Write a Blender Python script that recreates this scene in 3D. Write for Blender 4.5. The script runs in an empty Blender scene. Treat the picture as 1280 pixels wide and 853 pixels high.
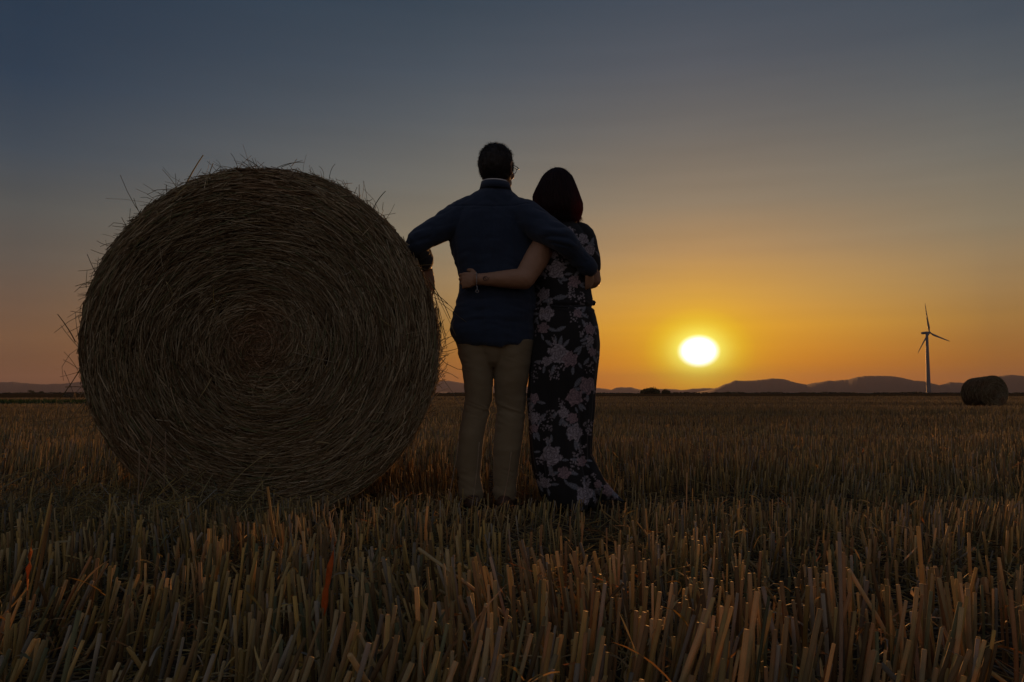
import bpy, math, random
import numpy as np
from mathutils import Vector, Matrix

random.seed(7)
RNG = np.random.default_rng(11)
R = math.radians
S = bpy.context.scene
COL = S.collection

# ------------------------------------------------------------------ camera
CAM_H = 0.565
PITCH = R(3.76)
FPX = 996.0
cam_d = bpy.data.cameras.new('camera')
cam_d.sensor_width = 36.0
cam_d.lens = FPX / 1280 * 36.0
cam_d.clip_start = 0.05
cam_d.clip_end = 60000
cam = bpy.data.objects.new('camera', cam_d)
COL.objects.link(cam)
cam.location = (0, 0, CAM_H)
cam.rotation_euler = (R(90) + PITCH, 0, 0)
S.camera = cam

def W(px, py, Y):
    """measurement helper: the point of the plane at distance Y seen at a pixel of the photo"""
    rx = (px - 640) / FPX
    uy = (426.5 - py) / FPX
    dx = rx
    dy = math.cos(PITCH) - math.sin(PITCH) * uy
    dz = math.sin(PITCH) + math.cos(PITCH) * uy
    k = Y / dy
    return Vector((dx * k, Y, CAM_H + dz * k))

# ------------------------------------------------------------------ world, sun, exposure
SUN_AZ = R(13.2)           # to the right of +Y
SUN_EL = R(2.95)
sund = Vector((math.sin(SUN_AZ) * math.cos(SUN_EL), math.cos(SUN_AZ) * math.cos(SUN_EL), math.sin(SUN_EL)))
S.view_settings.view_transform = 'Standard'
S.view_settings.look = 'None'
S.view_settings.exposure = 0.0
S.view_settings.gamma = 1.0
S.view_settings.use_curve_mapping = False
S.cycles.max_bounces = 6
S.cycles.transparent_max_bounces = 16
S.cycles.volume_bounces = 0
S.cycles.use_denoising = True

def lin(c):
    out = []
    for v in c[:3]:
        v = v / 255.0
        out.append(v / 12.92 if v <= 0.04045 else ((v + 0.055) / 1.055) ** 2.4)
    return (*out, 1.0)

BACK_FILL = 1.75
world = bpy.data.worlds.new('World')
S.world = world
world.use_nodes = True
nt = world.node_tree
nt.nodes.clear()
N, L = nt.nodes, nt.links

def mth(nt, op, a, b=None, c=None, clamp=False):
    n = nt.nodes.new('ShaderNodeMath'); n.operation = op; n.use_clamp = clamp
    for i, v in enumerate((a, b, c)):
        if v is None: continue
        if isinstance(v, (int, float)): n.inputs[i].default_value = v
        else: nt.links.new(v, n.inputs[i])
    return n.outputs[0]

def ramp(nt, fac, stops, interp='LINEAR'):
    n = nt.nodes.new('ShaderNodeValToRGB')
    n.color_ramp.interpolation = interp
    cr = n.color_ramp
    while len(cr.elements) > 1: cr.elements.remove(cr.elements[-1])
    cr.elements[0].position = stops[0][0]; cr.elements[0].color = stops[0][1]
    for p, c in stops[1:]:
        e = cr.elements.new(p); e.color = c
    nt.links.new(fac, n.inputs[0])
    return n.outputs[0]

def mix(nt, fac, a, b, blend='MIX'):
    n = nt.nodes.new('ShaderNodeMix'); n.data_type = 'RGBA'; n.blend_type = blend
    for v, idx in ((fac, 0), (a, 6), (b, 7)):
        if isinstance(v, (int, float)): n.inputs[idx].default_value = v
        elif isinstance(v, tuple): n.inputs[idx].default_value = v
        else: nt.links.new(v, n.inputs[idx])
    return n.outputs[2]

tc = N.new('ShaderNodeTexCoord')
sep = N.new('ShaderNodeSeparateXYZ'); L.new(tc.outputs['Generated'], sep.inputs[0])
X, Yc, Z = sep.outputs
elev = mth(nt, 'MULTIPLY', mth(nt, 'ARCSINE', Z), 180 / math.pi)             # degrees
e_n = mth(nt, 'DIVIDE', elev, 40.0, clamp=True)
az = mth(nt, 'MULTIPLY', mth(nt, 'ARCTAN2', X, Yc), 180 / math.pi)            # degrees right of +Y
daz = mth(nt, 'ABSOLUTE', mth(nt, 'SUBTRACT', az, math.degrees(SUN_AZ)))
daz_w = mth(nt, 'MINIMUM', daz, mth(nt, 'SUBTRACT', 360.0, daz))

def E(y):    # elevation position on the ramp for a photo row
    return max(0.0, (3.76 + math.degrees(math.atan((426.5 - y) / FPX))) / 40.0)

far_stops = [(0.0, lin((92, 60, 42))), (E(475), lin((102, 69, 48))), (E(430), lin((114, 84, 61))),
             (E(350), lin((94, 86, 78))), (E(290), lin((82, 84, 83))), (E(230), lin((62, 73, 84))),
             (E(150), lin((43, 60, 78))), (E(0), lin((33, 52, 71))), (1.0, lin((28, 46, 65)))]
mid_stops = [(0.0, lin((150, 84, 26))), (E(455), lin((156, 98, 36))), (E(410), lin((158, 117, 60))), (E(370), lin((154, 125, 84))),
             (E(310), lin((135, 124, 103))), (E(230), lin((109, 109, 103))), (E(150), lin((86, 93, 98))),
             (E(90), lin((70, 81, 92))), (E(0), lin((54, 69, 83))), (1.0, lin((40, 57, 75)))]
near_stops = [(0.0, lin((212, 104, 6))), (E(455), lin((226, 134, 14))), (E(412), lin((226, 162, 50))), (E(375), lin((208, 160, 82))),
              (E(320), lin((164, 136, 101))), (E(260), lin((131, 123, 109))), (E(170), lin((101, 102, 101))),
              (E(90), lin((80, 87, 96))), (E(0), lin((64, 76, 90))), (1.0, lin((48, 61, 79)))]
c_far = ramp(nt, e_n, far_stops)
c_mid = ramp(nt, e_n, mid_stops)
c_near = ramp(nt, e_n, near_stops)
t_nm = mth(nt, 'SMOOTHSTEP' if False else 'DIVIDE', daz_w, 18.0, clamp=True)
t_mf = mth(nt, 'DIVIDE', mth(nt, 'SUBTRACT', daz_w, 17.0), 28.0, clamp=True)
t_nm = mth(nt, 'POWER', t_nm, 1.3)
sky = mix(nt, t_nm, c_near, c_mid)
sky = mix(nt, t_mf, sky, c_far)
# away from the sunset: paler dusk sky
t_b = mth(nt, 'DIVIDE', mth(nt, 'SUBTRACT', daz_w, 60.0), 70.0, clamp=True)
c_back = ramp(nt, e_n, [(0.0, lin((86, 74, 70))), (0.25, lin((100, 90, 84))), (0.6, lin((90, 87, 88))), (1.0, lin((66, 72, 84)))])
bk = N.new('ShaderNodeMix'); bk.data_type = 'RGBA'; bk.blend_type = 'MULTIPLY'; bk.inputs[0].default_value = 1
L.new(c_back, bk.inputs[6]); bk.inputs[7].default_value = (BACK_FILL, BACK_FILL, BACK_FILL, 1)
bk.clamp_result = False
sky = mix(nt, t_b, sky, bk.outputs[2])
# aureole and disc of the low sun, stretched sideways by the haze near the horizon
dxs = mth(nt, 'SUBTRACT', az, math.degrees(SUN_AZ))
dys = mth(nt, 'SUBTRACT', elev, math.degrees(SUN_EL))
a1 = mth(nt, 'DIVIDE', dxs, 1.26)
ang = mth(nt, 'SQRT', mth(nt, 'ADD', mth(nt, 'MULTIPLY', a1, a1), mth(nt, 'MULTIPLY', dys, dys)))
wide_f = mth(nt, 'MULTIPLY', mth(nt, 'EXPONENT', mth(nt, 'DIVIDE', ang, -4.5)), 0.75, clamp=True)
sky = mix(nt, wide_f, sky, lin((240, 160, 0)))
halo_f = mth(nt, 'MULTIPLY', mth(nt, 'EXPONENT', mth(nt, 'DIVIDE', ang, -1.15)), 1.9, clamp=True)
sky = mix(nt, halo_f, sky, (1.05, .84, 0.0, 1.0))
def glow(stops):
    return ramp(nt, mth(nt, 'DIVIDE', ang, 3.0, clamp=True), [(a_ / 3.0, (v, v, v, 1)) for a_, v in stops], 'B_SPLINE')
sky = mix(nt, glow([(0, 1), (1.0, .92), (1.35, .42), (1.9, .14), (2.95, 0)]), sky, (1.12, 1.0, 0.0, 1.0))
sky = mix(nt, glow([(0, 1), (.80, 1), (1.0, .32), (1.22, 0)]), sky, (2.4, 2.3, 2.1, 1.0))
# faint uneven veils
nz = N.new('ShaderNodeTexNoise'); nz.inputs['Scale'].default_value = 3.0; nz.inputs['Detail'].default_value = 4
mp = N.new('ShaderNodeMapping'); mp.inputs['Scale'].default_value = (1, 1, 14); L.new(tc.outputs['Generated'], mp.inputs[0]); L.new(mp.outputs[0], nz.inputs[0])
veil = mth(nt, 'MULTIPLY_ADD', nz.outputs[0], 0.18, 0.91)
vm = N.new('ShaderNodeVectorMath'); vm.operation = 'SCALE'; L.new(sky, vm.inputs[0]); L.new(veil, vm.inputs['Scale'])
bg = N.new('ShaderNodeBackground'); L.new(vm.outputs[0], bg.inputs[0]); bg.inputs[1].default_value = 1.0
# physical sky as the base layer
nsky = N.new('ShaderNodeTexSky'); nsky.sky_type = 'NISHITA'; nsky.sun_disc = False
nsky.sun_elevation = SUN_EL; nsky.sun_rotation = SUN_AZ
bg2 = N.new('ShaderNodeBackground'); L.new(nsky.outputs[0], bg2.inputs[0]); bg2.inputs[1].default_value = 0.001
ad = N.new('ShaderNodeAddShader'); L.new(bg.outputs[0], ad.inputs[0]); L.new(bg2.outputs[0], ad.inputs[1])
wo = N.new('ShaderNodeOutputWorld'); L.new(ad.outputs[0], wo.inputs[0])

sl = bpy.data.lights.new('sun', 'SUN')
sl.energy = 2.0
sl.angle = R(0.8)
sl.color = (1.0, 0.42, 0.12)
so = bpy.data.objects.new('sun', sl); COL.objects.link(so)
so.rotation_euler = sund.to_track_quat('Z', 'Y').to_euler()
so.location = (20, 80, 30)

# ------------------------------------------------------------------ helpers
def tag(o, label=None, cat=None, group=None, kind=None):
    if label: o['label'] = label
    if cat: o['category'] = cat
    if group: o['group'] = group
    if kind: o['kind'] = kind
    return o

def empty(name, loc):
    o = bpy.data.objects.new(name, None); COL.objects.link(o); o.location = loc
    o.empty_display_size = 0.1
    return o

def np_mesh(name, verts, faces, mat=None, cols=None, smooth=True, parent=None, loc=None):
    """faces: (n,k) array or list of arrays"""
    verts = np.asarray(verts, dtype=np.float64)
    if loc is not None: verts = verts - np.array(loc)
    me = bpy.data.meshes.new(name)
    if isinstance(faces, np.ndarray): faces = [faces]
    faces = [f for f in faces if len(f)]
    tot = sum(f.size for f in faces); nf = sum(len(f) for f in faces)
    me.vertices.add(len(verts)); me.vertices.foreach_set('co', verts.astype(np.float32).ravel())
    me.loops.add(tot); me.loops.foreach_set('vertex_index', np.concatenate([f.ravel() for f in faces]).astype(np.int32))
    me.polygons.add(nf)
    ls = []; s = 0
    for f in faces:
        k = f.shape[1]; ls.append(s + np.arange(len(f)) * k); s += f.size
    me.polygons.foreach_set('loop_start', np.concatenate(ls).astype(np.int32))
    me.update(calc_edges=True)
    me.polygons.foreach_set('use_smooth', np.full(nf, smooth))
    if cols is not None: set_cols(me, cols)
    if mat: me.materials.append(mat)
    o = bpy.data.objects.new(name, me); COL.objects.link(o)
    if loc is not None and not parent: o.location = loc
    if parent: o.parent = parent
    return o

def set_cols(me, cols, name='Col'):
    a = me.color_attributes.get(name) or me.color_attributes.new(name, 'FLOAT_COLOR', 'POINT')
    c = np.ones((len(me.vertices), 4), dtype=np.float32); c[:, :3] = cols
    a.data.foreach_set('color', c.ravel())

def get_co(me):
    a = np.empty(len(me.vertices) * 3, dtype=np.float32); me.vertices.foreach_get('co', a); return a.reshape(-1, 3).astype(np.float64)
def get_no(me):
    a = np.empty(len(me.vertices) * 3, dtype=np.float32); me.vertices.foreach_get('normal', a); return a.reshape(-1, 3).astype(np.float64)
def set_co(me, c):
    me.vertices.foreach_set('co', np.asarray(c, dtype=np.float32).ravel()); me.update()

def _h(i, j, k):
    n = (i * 374761393 + j * 668265263 + k * 1442695041) & 0xFFFFFFFF
    n = ((n ^ (n >> 13)) * 1274126177) & 0xFFFFFFFF
    return ((n ^ (n >> 16)) & 0xFFFF) / 65535.0
def vnoise(p):
    """value noise -1..1 on (n,3)"""
    p = np.asarray(p, dtype=np.float64); f = np.floor(p).astype(np.int64); t = p - f; t = t * t * (3 - 2 * t)
    r = 0
    for a in (0, 1):
        for b in (0, 1):
            for c in (0, 1):
                w = (t[:, 0] if a else 1 - t[:, 0]) * (t[:, 1] if b else 1 - t[:, 1]) * (t[:, 2] if c else 1 - t[:, 2])
                r = r + w * _h(f[:, 0] + a, f[:, 1] + b, f[:, 2] + c)
    return r * 2 - 1
def fbm(p, o=3):
    p = np.asarray(p, dtype=np.float64); r = 0; a = 1
    for i in range(o): r = r + a * vnoise(p * 2 ** i + 17.3 * i); a *= .5
    return r
def n2(x, y, s, seed=0.0):
    x = np.atleast_1d(np.asarray(x, float)); y = np.broadcast_to(np.asarray(y, float), x.shape)
    return vnoise(np.stack([x * s, y * s, np.full_like(x, seed)], 1))

# ------------------------------------------------------------------ materials
def new_mat(name):
    m = bpy.data.materials.new(name); m.use_nodes = True; m.node_tree.nodes.clear(); return m

def make_mat(name, col=(.5, .5, .5), rough=.7, attr=False, noise=None, transl=0.0, spec=.3, bump=None, sheen=0, metallic=0.0, ttint=None):
    """noise=(scale, amount)  bump=(scale, strength, distance)  wave=(scale, amount)"""
    m = new_mat(name); nt = m.node_tree
    out = nt.nodes.new('ShaderNodeOutputMaterial'); b = nt.nodes.new('ShaderNodeBsdfPrincipled')
    b.inputs['Roughness'].default_value = rough
    b.inputs['Specular IOR Level'].default_value = spec
    b.inputs['Metallic'].default_value = metallic
    if sheen: b.inputs['Sheen Weight'].default_value = sheen; b.inputs['Sheen Roughness'].default_value = .6
    tcn = nt.nodes.new('ShaderNodeTexCoord'); co = tcn.outputs['Object']
    if attr:
        a = nt.nodes.new('ShaderNodeAttribute'); a.attribute_name = 'Col'; c = a.outputs['Color']
    else:
        rg = nt.nodes.new('ShaderNodeRGB'); rg.outputs[0].default_value = (*col, 1); c = rg.outputs[0]
    if noise:
        for sc, am in (noise if isinstance(noise[0], tuple) else (noise,)):
            n = nt.nodes.new('ShaderNodeTexNoise'); n.inputs['Scale'].default_value = sc; n.inputs['Detail'].default_value = 4
            nt.links.new(co, n.inputs[0])
            f = mth(nt, 'MULTIPLY_ADD', n.outputs[0], 2 * am, 1 - am)
            v = nt.nodes.new('ShaderNodeVectorMath'); v.operation = 'SCALE'; nt.links.new(c, v.inputs[0]); nt.links.new(f, v.inputs['Scale']); c = v.outputs[0]
    nt.links.new(c, b.inputs['Base Color'])
    if bump:
        n = nt.nodes.new('ShaderNodeTexNoise'); n.inputs['Scale'].default_value = bump[0]; n.inputs['Detail'].default_value = 5
        nt.links.new(co, n.inputs[0])
        bp = nt.nodes.new('ShaderNodeBump'); bp.inputs['Strength'].default_value = bump[1]; bp.inputs['Distance'].default_value = bump[2]
        nt.links.new(n.outputs[0], bp.inputs['Height']); nt.links.new(bp.outputs[0], b.inputs['Normal'])
    sh = b.outputs[0]
    if transl:
        t = nt.nodes.new('ShaderNodeBsdfTranslucent')
        if ttint: c = mix(nt, 1.0, c, (*ttint, 1), 'MULTIPLY')
        nt.links.new(c, t.inputs[0])
        ms = nt.nodes.new('ShaderNodeMixShader'); ms.inputs[0].default_value = transl
        nt.links.new(sh, ms.inputs[1]); nt.links.new(t.outputs[0], ms.inputs[2]); sh = ms.outputs[0]
    nt.links.new(sh, out.inputs[0])
    return m

M_straw = make_mat('stubble_straw', attr=True, rough=.6, transl=.46, spec=.18, ttint=(1.0, .76, .44), noise=((60, .18), (900, .12)))
M_leaf = make_mat('dry_leaf', attr=True, rough=.6, transl=.65, noise=((80, .2), (400, .15)))
M_bale = make_mat('bale_straw', attr=True, rough=.65, transl=.15, spec=.25, noise=(120, .15))
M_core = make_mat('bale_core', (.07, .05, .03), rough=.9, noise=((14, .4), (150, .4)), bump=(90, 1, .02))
M_skin = make_mat('skin', (.36, .20, .12), rough=.5, spec=.35, noise=((18, .08), (220, .06)), bump=(500, .15, .001))
M_shirt = make_mat('navy_cotton', (.015, .028, .058), rough=.85, sheen=.15, noise=((9, .12), (500, .25)), bump=(900, .3, .001))
M_trou = make_mat('khaki_cotton', (.21, .165, .095), rough=.85, sheen=.1, noise=((8, .10), (600, .15)), bump=(900, .3, .001))
M_dress = make_mat('floral_print', attr=True, rough=.75, sheen=.08, noise=(300, .1))
M_hair_d = make_mat('dark_hair', attr=True, rough=.45, spec=.4, transl=.3)
M_hair_m = make_mat('short_hair', attr=True, rough=.55, spec=.3)
M_leather = make_mat('brown_leather', (.07, .04, .025), rough=.5, noise=(60, .2))
M_black = make_mat('black_plastic', (.012, .012, .013), rough=.35, noise=(40, .1))
M_metal = make_mat('silver', (.42, .41, .4), rough=.25, metallic=1.0, noise=(200, .05))
M_white = make_mat('white_cotton', (.7, .7, .7), rough=.8, noise=(300, .05))
M_ink = make_mat('tattoo_ink', (.03, .03, .035), rough=.7, noise=(300, .05))
M_eye = make_mat('eye_white', (.75, .73, .7), rough=.2, noise=(90, .03))
M_turb = make_mat('turbine_paint_shaded', (.17, .175, .20), rough=.45, noise=(.3, .04))  # white paint darkened and blued, its backlit shade put into the colour
M_leafm = make_mat('tree_foliage', attr=True, rough=.7, transl=.25, noise=(2.0, .2))
M_bark = make_mat('bark', (.06, .045, .03), rough=.9, noise=(8, .3))
M_green = make_mat('green_crop', attr=True, rough=.6, transl=.3, noise=(5, .2))

def glass_mat():
    m = new_mat('lens_glass'); nt = m.node_tree
    out = nt.nodes.new('ShaderNodeOutputMaterial'); b = nt.nodes.new('ShaderNodeBsdfPrincipled')
    b.inputs['Base Color'].default_value = (.9, .92, .93, 1); b.inputs['Transmission Weight'].default_value = 1.0
    b.inputs['Roughness'].default_value = .02; b.inputs['IOR'].default_value = 1.1
    nt.links.new(b.outputs[0], out.inputs[0]); return m
M_glass = glass_mat()

# ------------------------------------------------------------------ terrain
def ground_z(x, y):
    x = np.atleast_1d(np.asarray(x, float)); y = np.atleast_1d(np.asarray(y, float))
    x, y = np.broadcast_arrays(x, y)
    d = np.hypot(x, y)
    z = 0.012 * n2(x, y, 2.2, 3.1) + .018 * n2(x, y, .6, 5.7)
    z = z * np.clip(d / 1.0, 0, 1)
    z = z + .05 * n2(x, y, .06, 9.2) * np.clip((d - 8) / 20, 0, 1)
    z = z - .17 * np.exp(-(((x - 22.6) / 14) ** 2 + ((y - 38.5) / 11) ** 2))
    z = z - .50 * np.exp(-(((x + 73) / 40) ** 2 + ((y - 128) / 26) ** 2))
    z = z + .36 * np.exp(-((y - 330) / 70) ** 2) * np.clip((y - 200) / 60, 0, 1)
    return z
def gz(x, y): return float(ground_z([x], [y])[0])

M_ground = new_mat('field_soil')
def build_ground_mat():
    m = M_ground; nt = m.node_tree
    out = nt.nodes.new('ShaderNodeOutputMaterial'); b = nt.nodes.new('ShaderNodeBsdfDiffuse')
    g = nt.nodes.new('ShaderNodeNewGeometry'); pos = g.outputs['Position']
    def nz(scale, sx=1, sy=1, detail=5):
        mp = nt.nodes.new('ShaderNodeMapping'); mp.inputs['Scale'].default_value = (sx, sy, 1); nt.links.new(pos, mp.inputs[0])
        mp.inputs['Rotation'].default_value = (0, 0, R(7))
        n = nt.nodes.new('ShaderNodeTexNoise'); n.inputs['Scale'].default_value = scale; n.inputs['Detail'].default_value = detail
        nt.links.new(mp.outputs[0], n.inputs[0]); return n.outputs[0]
    ln = nt.nodes.new('ShaderNodeVectorMath'); ln.operation = 'LENGTH'; nt.links.new(pos, ln.inputs[0])
    dist = ln.outputs['Value']
    near = ramp(nt, nz(38, 1, 1, 8), [(.3, (.035, .024, .016, 1)), (.55, (.075, .052, .032, 1)), (.72, (.20, .15, .085, 1))])
    farc = ramp(nt, nz(3.0, .12, 1, 6), [(.3, (.04, .023, .01, 1)), (.5, (.085, .05, .022, 1)), (.7, (.15, .09, .04, 1))])
    band = nz(.05, .06, 1, 3)
    bandf = mth(nt, 'MULTIPLY_ADD', band, 1.1, .45)
    v = nt.nodes.new('ShaderNodeVectorMath'); v.operation = 'SCALE'; nt.links.new(farc, v.inputs[0]); nt.links.new(bandf, v.inputs['Scale'])
    f = mth(nt, 'DIVIDE', mth(nt, 'SUBTRACT', dist, 25.0), 60.0, clamp=True)
    c = mix(nt, f, near, v.outputs[0])
    nt.links.new(c, b.inputs['Color'])
    bp = nt.nodes.new('ShaderNodeBump'); bp.inputs['Distance'].default_value = .03
    nt.links.new(mth(nt, 'SUBTRACT', .9, mth(nt, 'MULTIPLY', f, .9)), bp.inputs['Strength'])
    nt.links.new(nz(30, 1, 1, 8), bp.inputs['Height']); nt.links.new(bp.outputs[0], b.inputs['Normal'])
    nt.links.new(b.outputs[0], out.inputs[0])
build_ground_mat()

def build_ground():
    n = 460; k = 11.0; ext = 17500.0
    u = np.linspace(-1, 1, n); s = np.sinh(k * u) / np.sinh(k) * ext
    gx, gy = np.meshgrid(s, s)
    v = np.stack([gx.ravel(), gy.ravel(), ground_z(gx.ravel(), gy.ravel())], 1)
    i = np.arange(n * n).reshape(n, n)
    f = np.stack([i[:-1, :-1].ravel(), i[:-1, 1:].ravel(), i[1:, 1:].ravel(), i[1:, :-1].ravel()], 1)
    o = np_mesh('ground', v, f, M_ground); tag(o, 'flat harvested grain field of dark brown soil', kind='structure')
build_ground()

# ------------------------------------------------------------------ hills
M_hill = make_mat('wooded_hill', (.05, .055, .04), rough=.95, noise=((.004, .25), (.02, .25)))
def build_hills(name, prof, D, depth, label, seed):
    """a range whose crest follows the elevation profile prof: (azimuth deg, elevation deg)"""
    az = np.array([p[0] for p in prof]); el = np.array([p[1] for p in prof])
    n = 1800; m = 26
    a = np.linspace(az[0], az[-1], n)
    e = np.interp(a, az, el)
    e = e + .022 * n2(a, 0, 2.5, seed) + .012 * n2(a, 0, 7, seed + 2) + .004 * n2(a, 0, 22, seed + 3)
    v = []
    for j in range(m):
        t = j / (m - 1) * 2 - 1                        # -1 front foot .. 1 back foot
        prof_t = math.cos(t * math.pi / 2) ** .8
        d = (D + t * depth) * np.ones(n)
        rid = 1 + (.35 * n2(a * 1.0, t * 2.0, .9, seed + 7)) * (1 - prof_t)
        z = np.tan(np.radians(np.maximum(e, .004))) * D * prof_t * rid - 6
        ar = np.radians(a)
        v.append(np.stack([np.sin(ar) * d, np.cos(ar) * d, z], 1))
    v = np.concatenate(v)
    i = np.arange(n * m).reshape(m, n)
    f = np.stack([i[:-1, :-1].ravel(), i[:-1, 1:].ravel(), i[1:, 1:].ravel(), i[1:, :-1].ravel()], 1)
    o = np_mesh(name, v, f, M_hill); tag(o, label, kind='structure'); return o
def azel(px, py):
    p = W(px, py, 1.0) - Vector((0, 0, CAM_H))
    return (math.degrees(math.atan2(p.x, p.y)), math.degrees(math.atan2(p.z, math.hypot(p.x, p.y))))
right = [(868, 491), (880, 488), (890, 486), (899, 483), (906, 480), (914, 477), (920, 475.3), (932, 475.4), (942, 475), (955, 474), (964, 473), (975, 473.2), (985, 475), (996, 478.5), (1008, 480), (1020, 478),
         (1035, 475.6), (1050, 475), (1062, 473.5), (1072, 471), (1085, 469.8), (1100, 469.2), (1118, 470), (1130, 472.5), (1142, 475), (1155, 476.5), (1166, 479.5), (1174, 481.3), (1181, 479.5),
         (1187, 477.2), (1200, 477.6), (1215, 477.5), (1230, 474), (1250, 470.2), (1263, 468.6), (1280, 469.6), (1330, 466), (1400, 473), (1500, 468), (1700, 476), (2000, 470), (2400, 478)]
far_r = [(300, 484), (500, 481), (549, 477), (561, 475.2), (570, 477), (580, 478.6), (600, 481), (660, 483), (700, 485), (735, 484.5), (750, 484.5), (764, 487), (770, 484.5), (776, 483.6), (790, 484),
         (800, 486.5), (812, 487.8), (824, 486), (836, 486), (850, 487), (862, 486), (880, 484.5), (900, 485.5), (930, 482), (1000, 485), (1100, 484), (1300, 482), (1700, 484)]
left = [(-900, 470), (-500, 478), (-300, 472), (-150, 476), (0, 477.2), (15, 477), (30, 478.2), (45, 479.4), (60, 480), (80, 479), (100, 477), (130, 475), (200, 478), (300, 481), (420, 484), (560, 489)]
build_hills('hills', [azel(*p) for p in right], 9500, 2200, 'purple hill range on the right under the sunset', 2.2)
build_hills('hills', [azel(*p) for p in far_r], 13500, 1600, 'faint distant hills below the sun', 8.4)
build_hills('hills', [azel(*p) for p in left], 11500, 1800, 'bluish hill range on the left horizon', 14.9)

# haze over the plain
hz_m = new_mat('haze')
_o = hz_m.node_tree.nodes.new('ShaderNodeOutputMaterial'); _v = hz_m.node_tree.nodes.new('ShaderNodeVolumePrincipled')
_v.inputs['Color'].default_value = (.88, .78, .80, 1); _v.inputs['Density'].default_value = 3.8e-5; _v.inputs['Anisotropy'].default_value = .1
hz_m.node_tree.links.new(_v.outputs[0], _o.inputs['Volume'])
def build_haze():
    a, z0, z1 = 18500.0, -7.5, 420.0
    v = [(x, y, z) for z in (z0, z1) for y in (-a, a) for x in (-a, a)]
    f = np.array([(0, 2, 3, 1), (4, 5, 7, 6), (0, 1, 5, 4), (2, 6, 7, 3), (0, 4, 6, 2), (1, 3, 7, 5)])
    o = np_mesh('haze', v, f, hz_m, smooth=False); tag(o, 'thin evening haze over the plain', kind='stuff')
build_haze()

# ------------------------------------------------------------------ generic batches of straws / blades
def straws(P0, P1, bend, rad, cols, sides=3, segs=2, taper=1.0, hollow=False):
    """tubes from P0 to P1, bowed by the vector bend; returns verts, faces, cols"""
    n = len(P0)
    ax = P1 - P0; ln = np.linalg.norm(ax, axis=1, keepdims=True) + 1e-9; t = ax / ln
    ref = np.where(np.abs(t[:, 2:3]) > .8, np.array([[1., 0, 0]]), np.array([[0, 0, 1.]]))
    s1 = np.cross(t, ref); s1 /= np.linalg.norm(s1, axis=1, keepdims=True); s2 = np.cross(t, s1)
    ph = RNG.uniform(0, 6.28, n)
    rings = []
    for k in range(segs + 1):
        u = k / segs
        c = P0 + ax * u + bend * (4 * u * (1 - u))
        r = rad * (1 + (taper - 1) * u)
        for s in range(sides):
            a = ph + 2 * math.pi * s / sides
            rings.append(c + (s1 * np.cos(a)[:, None] + s2 * np.sin(a)[:, None]) * r[:, None])
    V = np.stack(rings, 1)                         # n, (segs+1)*sides, 3
    per = (segs + 1) * sides; tipc = sides == 6 or hollow
    base = (np.arange(n) * per)[:, None]
    fl = []
    for k in range(segs):
        for s in range(sides):
            s_ = (s + 1) % sides
            fl.append([k * sides + s, k * sides + s_, (k + 1) * sides + s_, (k + 1) * sides + s])
    F = (base[:, None, :] + np.array(fl)[None, :, :]).reshape(-1, 4)
    C = np.repeat(cols, per, axis=0)
    if tipc:                                       # pale pith where the stem was cut
        C = C.reshape(n, per, 3); C[:, -sides:] = np.minimum(C[:, -sides:] * 1.15, .8); C = C.reshape(-1, 3)
    extra = []
    if sides in (3, 4):
        cap = base + np.array([[segs * sides + s for s in range(sides)]])
        extra.append(cap)
    elif sides == 6:
        cap = base + np.array([[segs * sides + s for s in range(sides)]]); extra.append(cap)
    return V.reshape(-1, 3), F, C, extra

def blades(P0, d0, up, length, width, curl, cols, segs=5):
    """flat curled leaf ribbons starting at P0 in direction d0, bending downward"""
    n = len(P0); c = P0.copy(); d = d0.copy(); pts = [c.copy()]
    for k in range(segs):
        c = c + d * (length / segs)[:, None]; pts.append(c.copy())
        d = d + up * (curl / segs)[:, None]; d /= np.linalg.norm(d, axis=1, keepdims=True)
    side = np.cross(d0, up); side /= np.linalg.norm(side, axis=1, keepdims=True) + 1e-9
    V = []
    for k, p in enumerate(pts):
        w = width * (.45 + .8 * math.sin(math.pi * min(1, k / segs * .95 + .12))) * (1 if k < segs else .15) / 2
        tw = side + .35 * RNG.normal(size=(n, 3))
        V.append(p + tw * w[:, None]); V.append(p - tw * w[:, None])
    V = np.stack(V, 1); per = 2 * (segs + 1); base = (np.arange(n) * per)[:, None, None]
    F = (base + np.array([[2 * k, 2 * k + 1, 2 * k + 3, 2 * k + 2] for k in range(segs)])[None]).reshape(-1, 4)
    return V.reshape(-1, 3), F, np.repeat(cols, per, axis=0), []

class Batch:
    def __init__(s): s.v = []; s.q = []; s.c = []; s.ex = {}; s.n = 0
    def add(s, V, F, C, extra=()):
        s.v.append(V); s.q.append(F + s.n); s.c.append(C)
        for e in extra: s.ex.setdefault(e.shape[1], []).append(e + s.n)
        s.n += len(V)
    def build(s, name, mat, parent=None, smooth=True, loc=None):
        fs = {}
        fs[4] = list(s.q)
        for k, l in s.ex.items(): fs.setdefault(k, []).extend(l)
        return np_mesh(name, np.concatenate(s.v), [np.concatenate(l) for l in fs.values()], mat, np.concatenate(s.c), smooth, parent, loc)

def straw_cols(n, gold=.5, dark=0.0):
    a = np.array([.53, .44, .24]); b = np.array([.61, .44, .135]); c = np.array([.35, .235, .105]); g = np.array([.24, .25, .13])
    u = RNG.uniform(0, 1, (n, 1)); w = RNG.uniform(0, 1, (n, 1))
    col = a * (1 - u) + b * u
    col = np.where(w < .22, c * np.ones((n, 3)), col)
    col = np.where(w > .95, g * np.ones((n, 3)), col)
    col = np.where((w > .78) & (w < .88), np.array([.42, .375, .28]), col)
    return col * RNG.uniform(.5, 1.25, (n, 1)) * (1 - dark)

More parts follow.
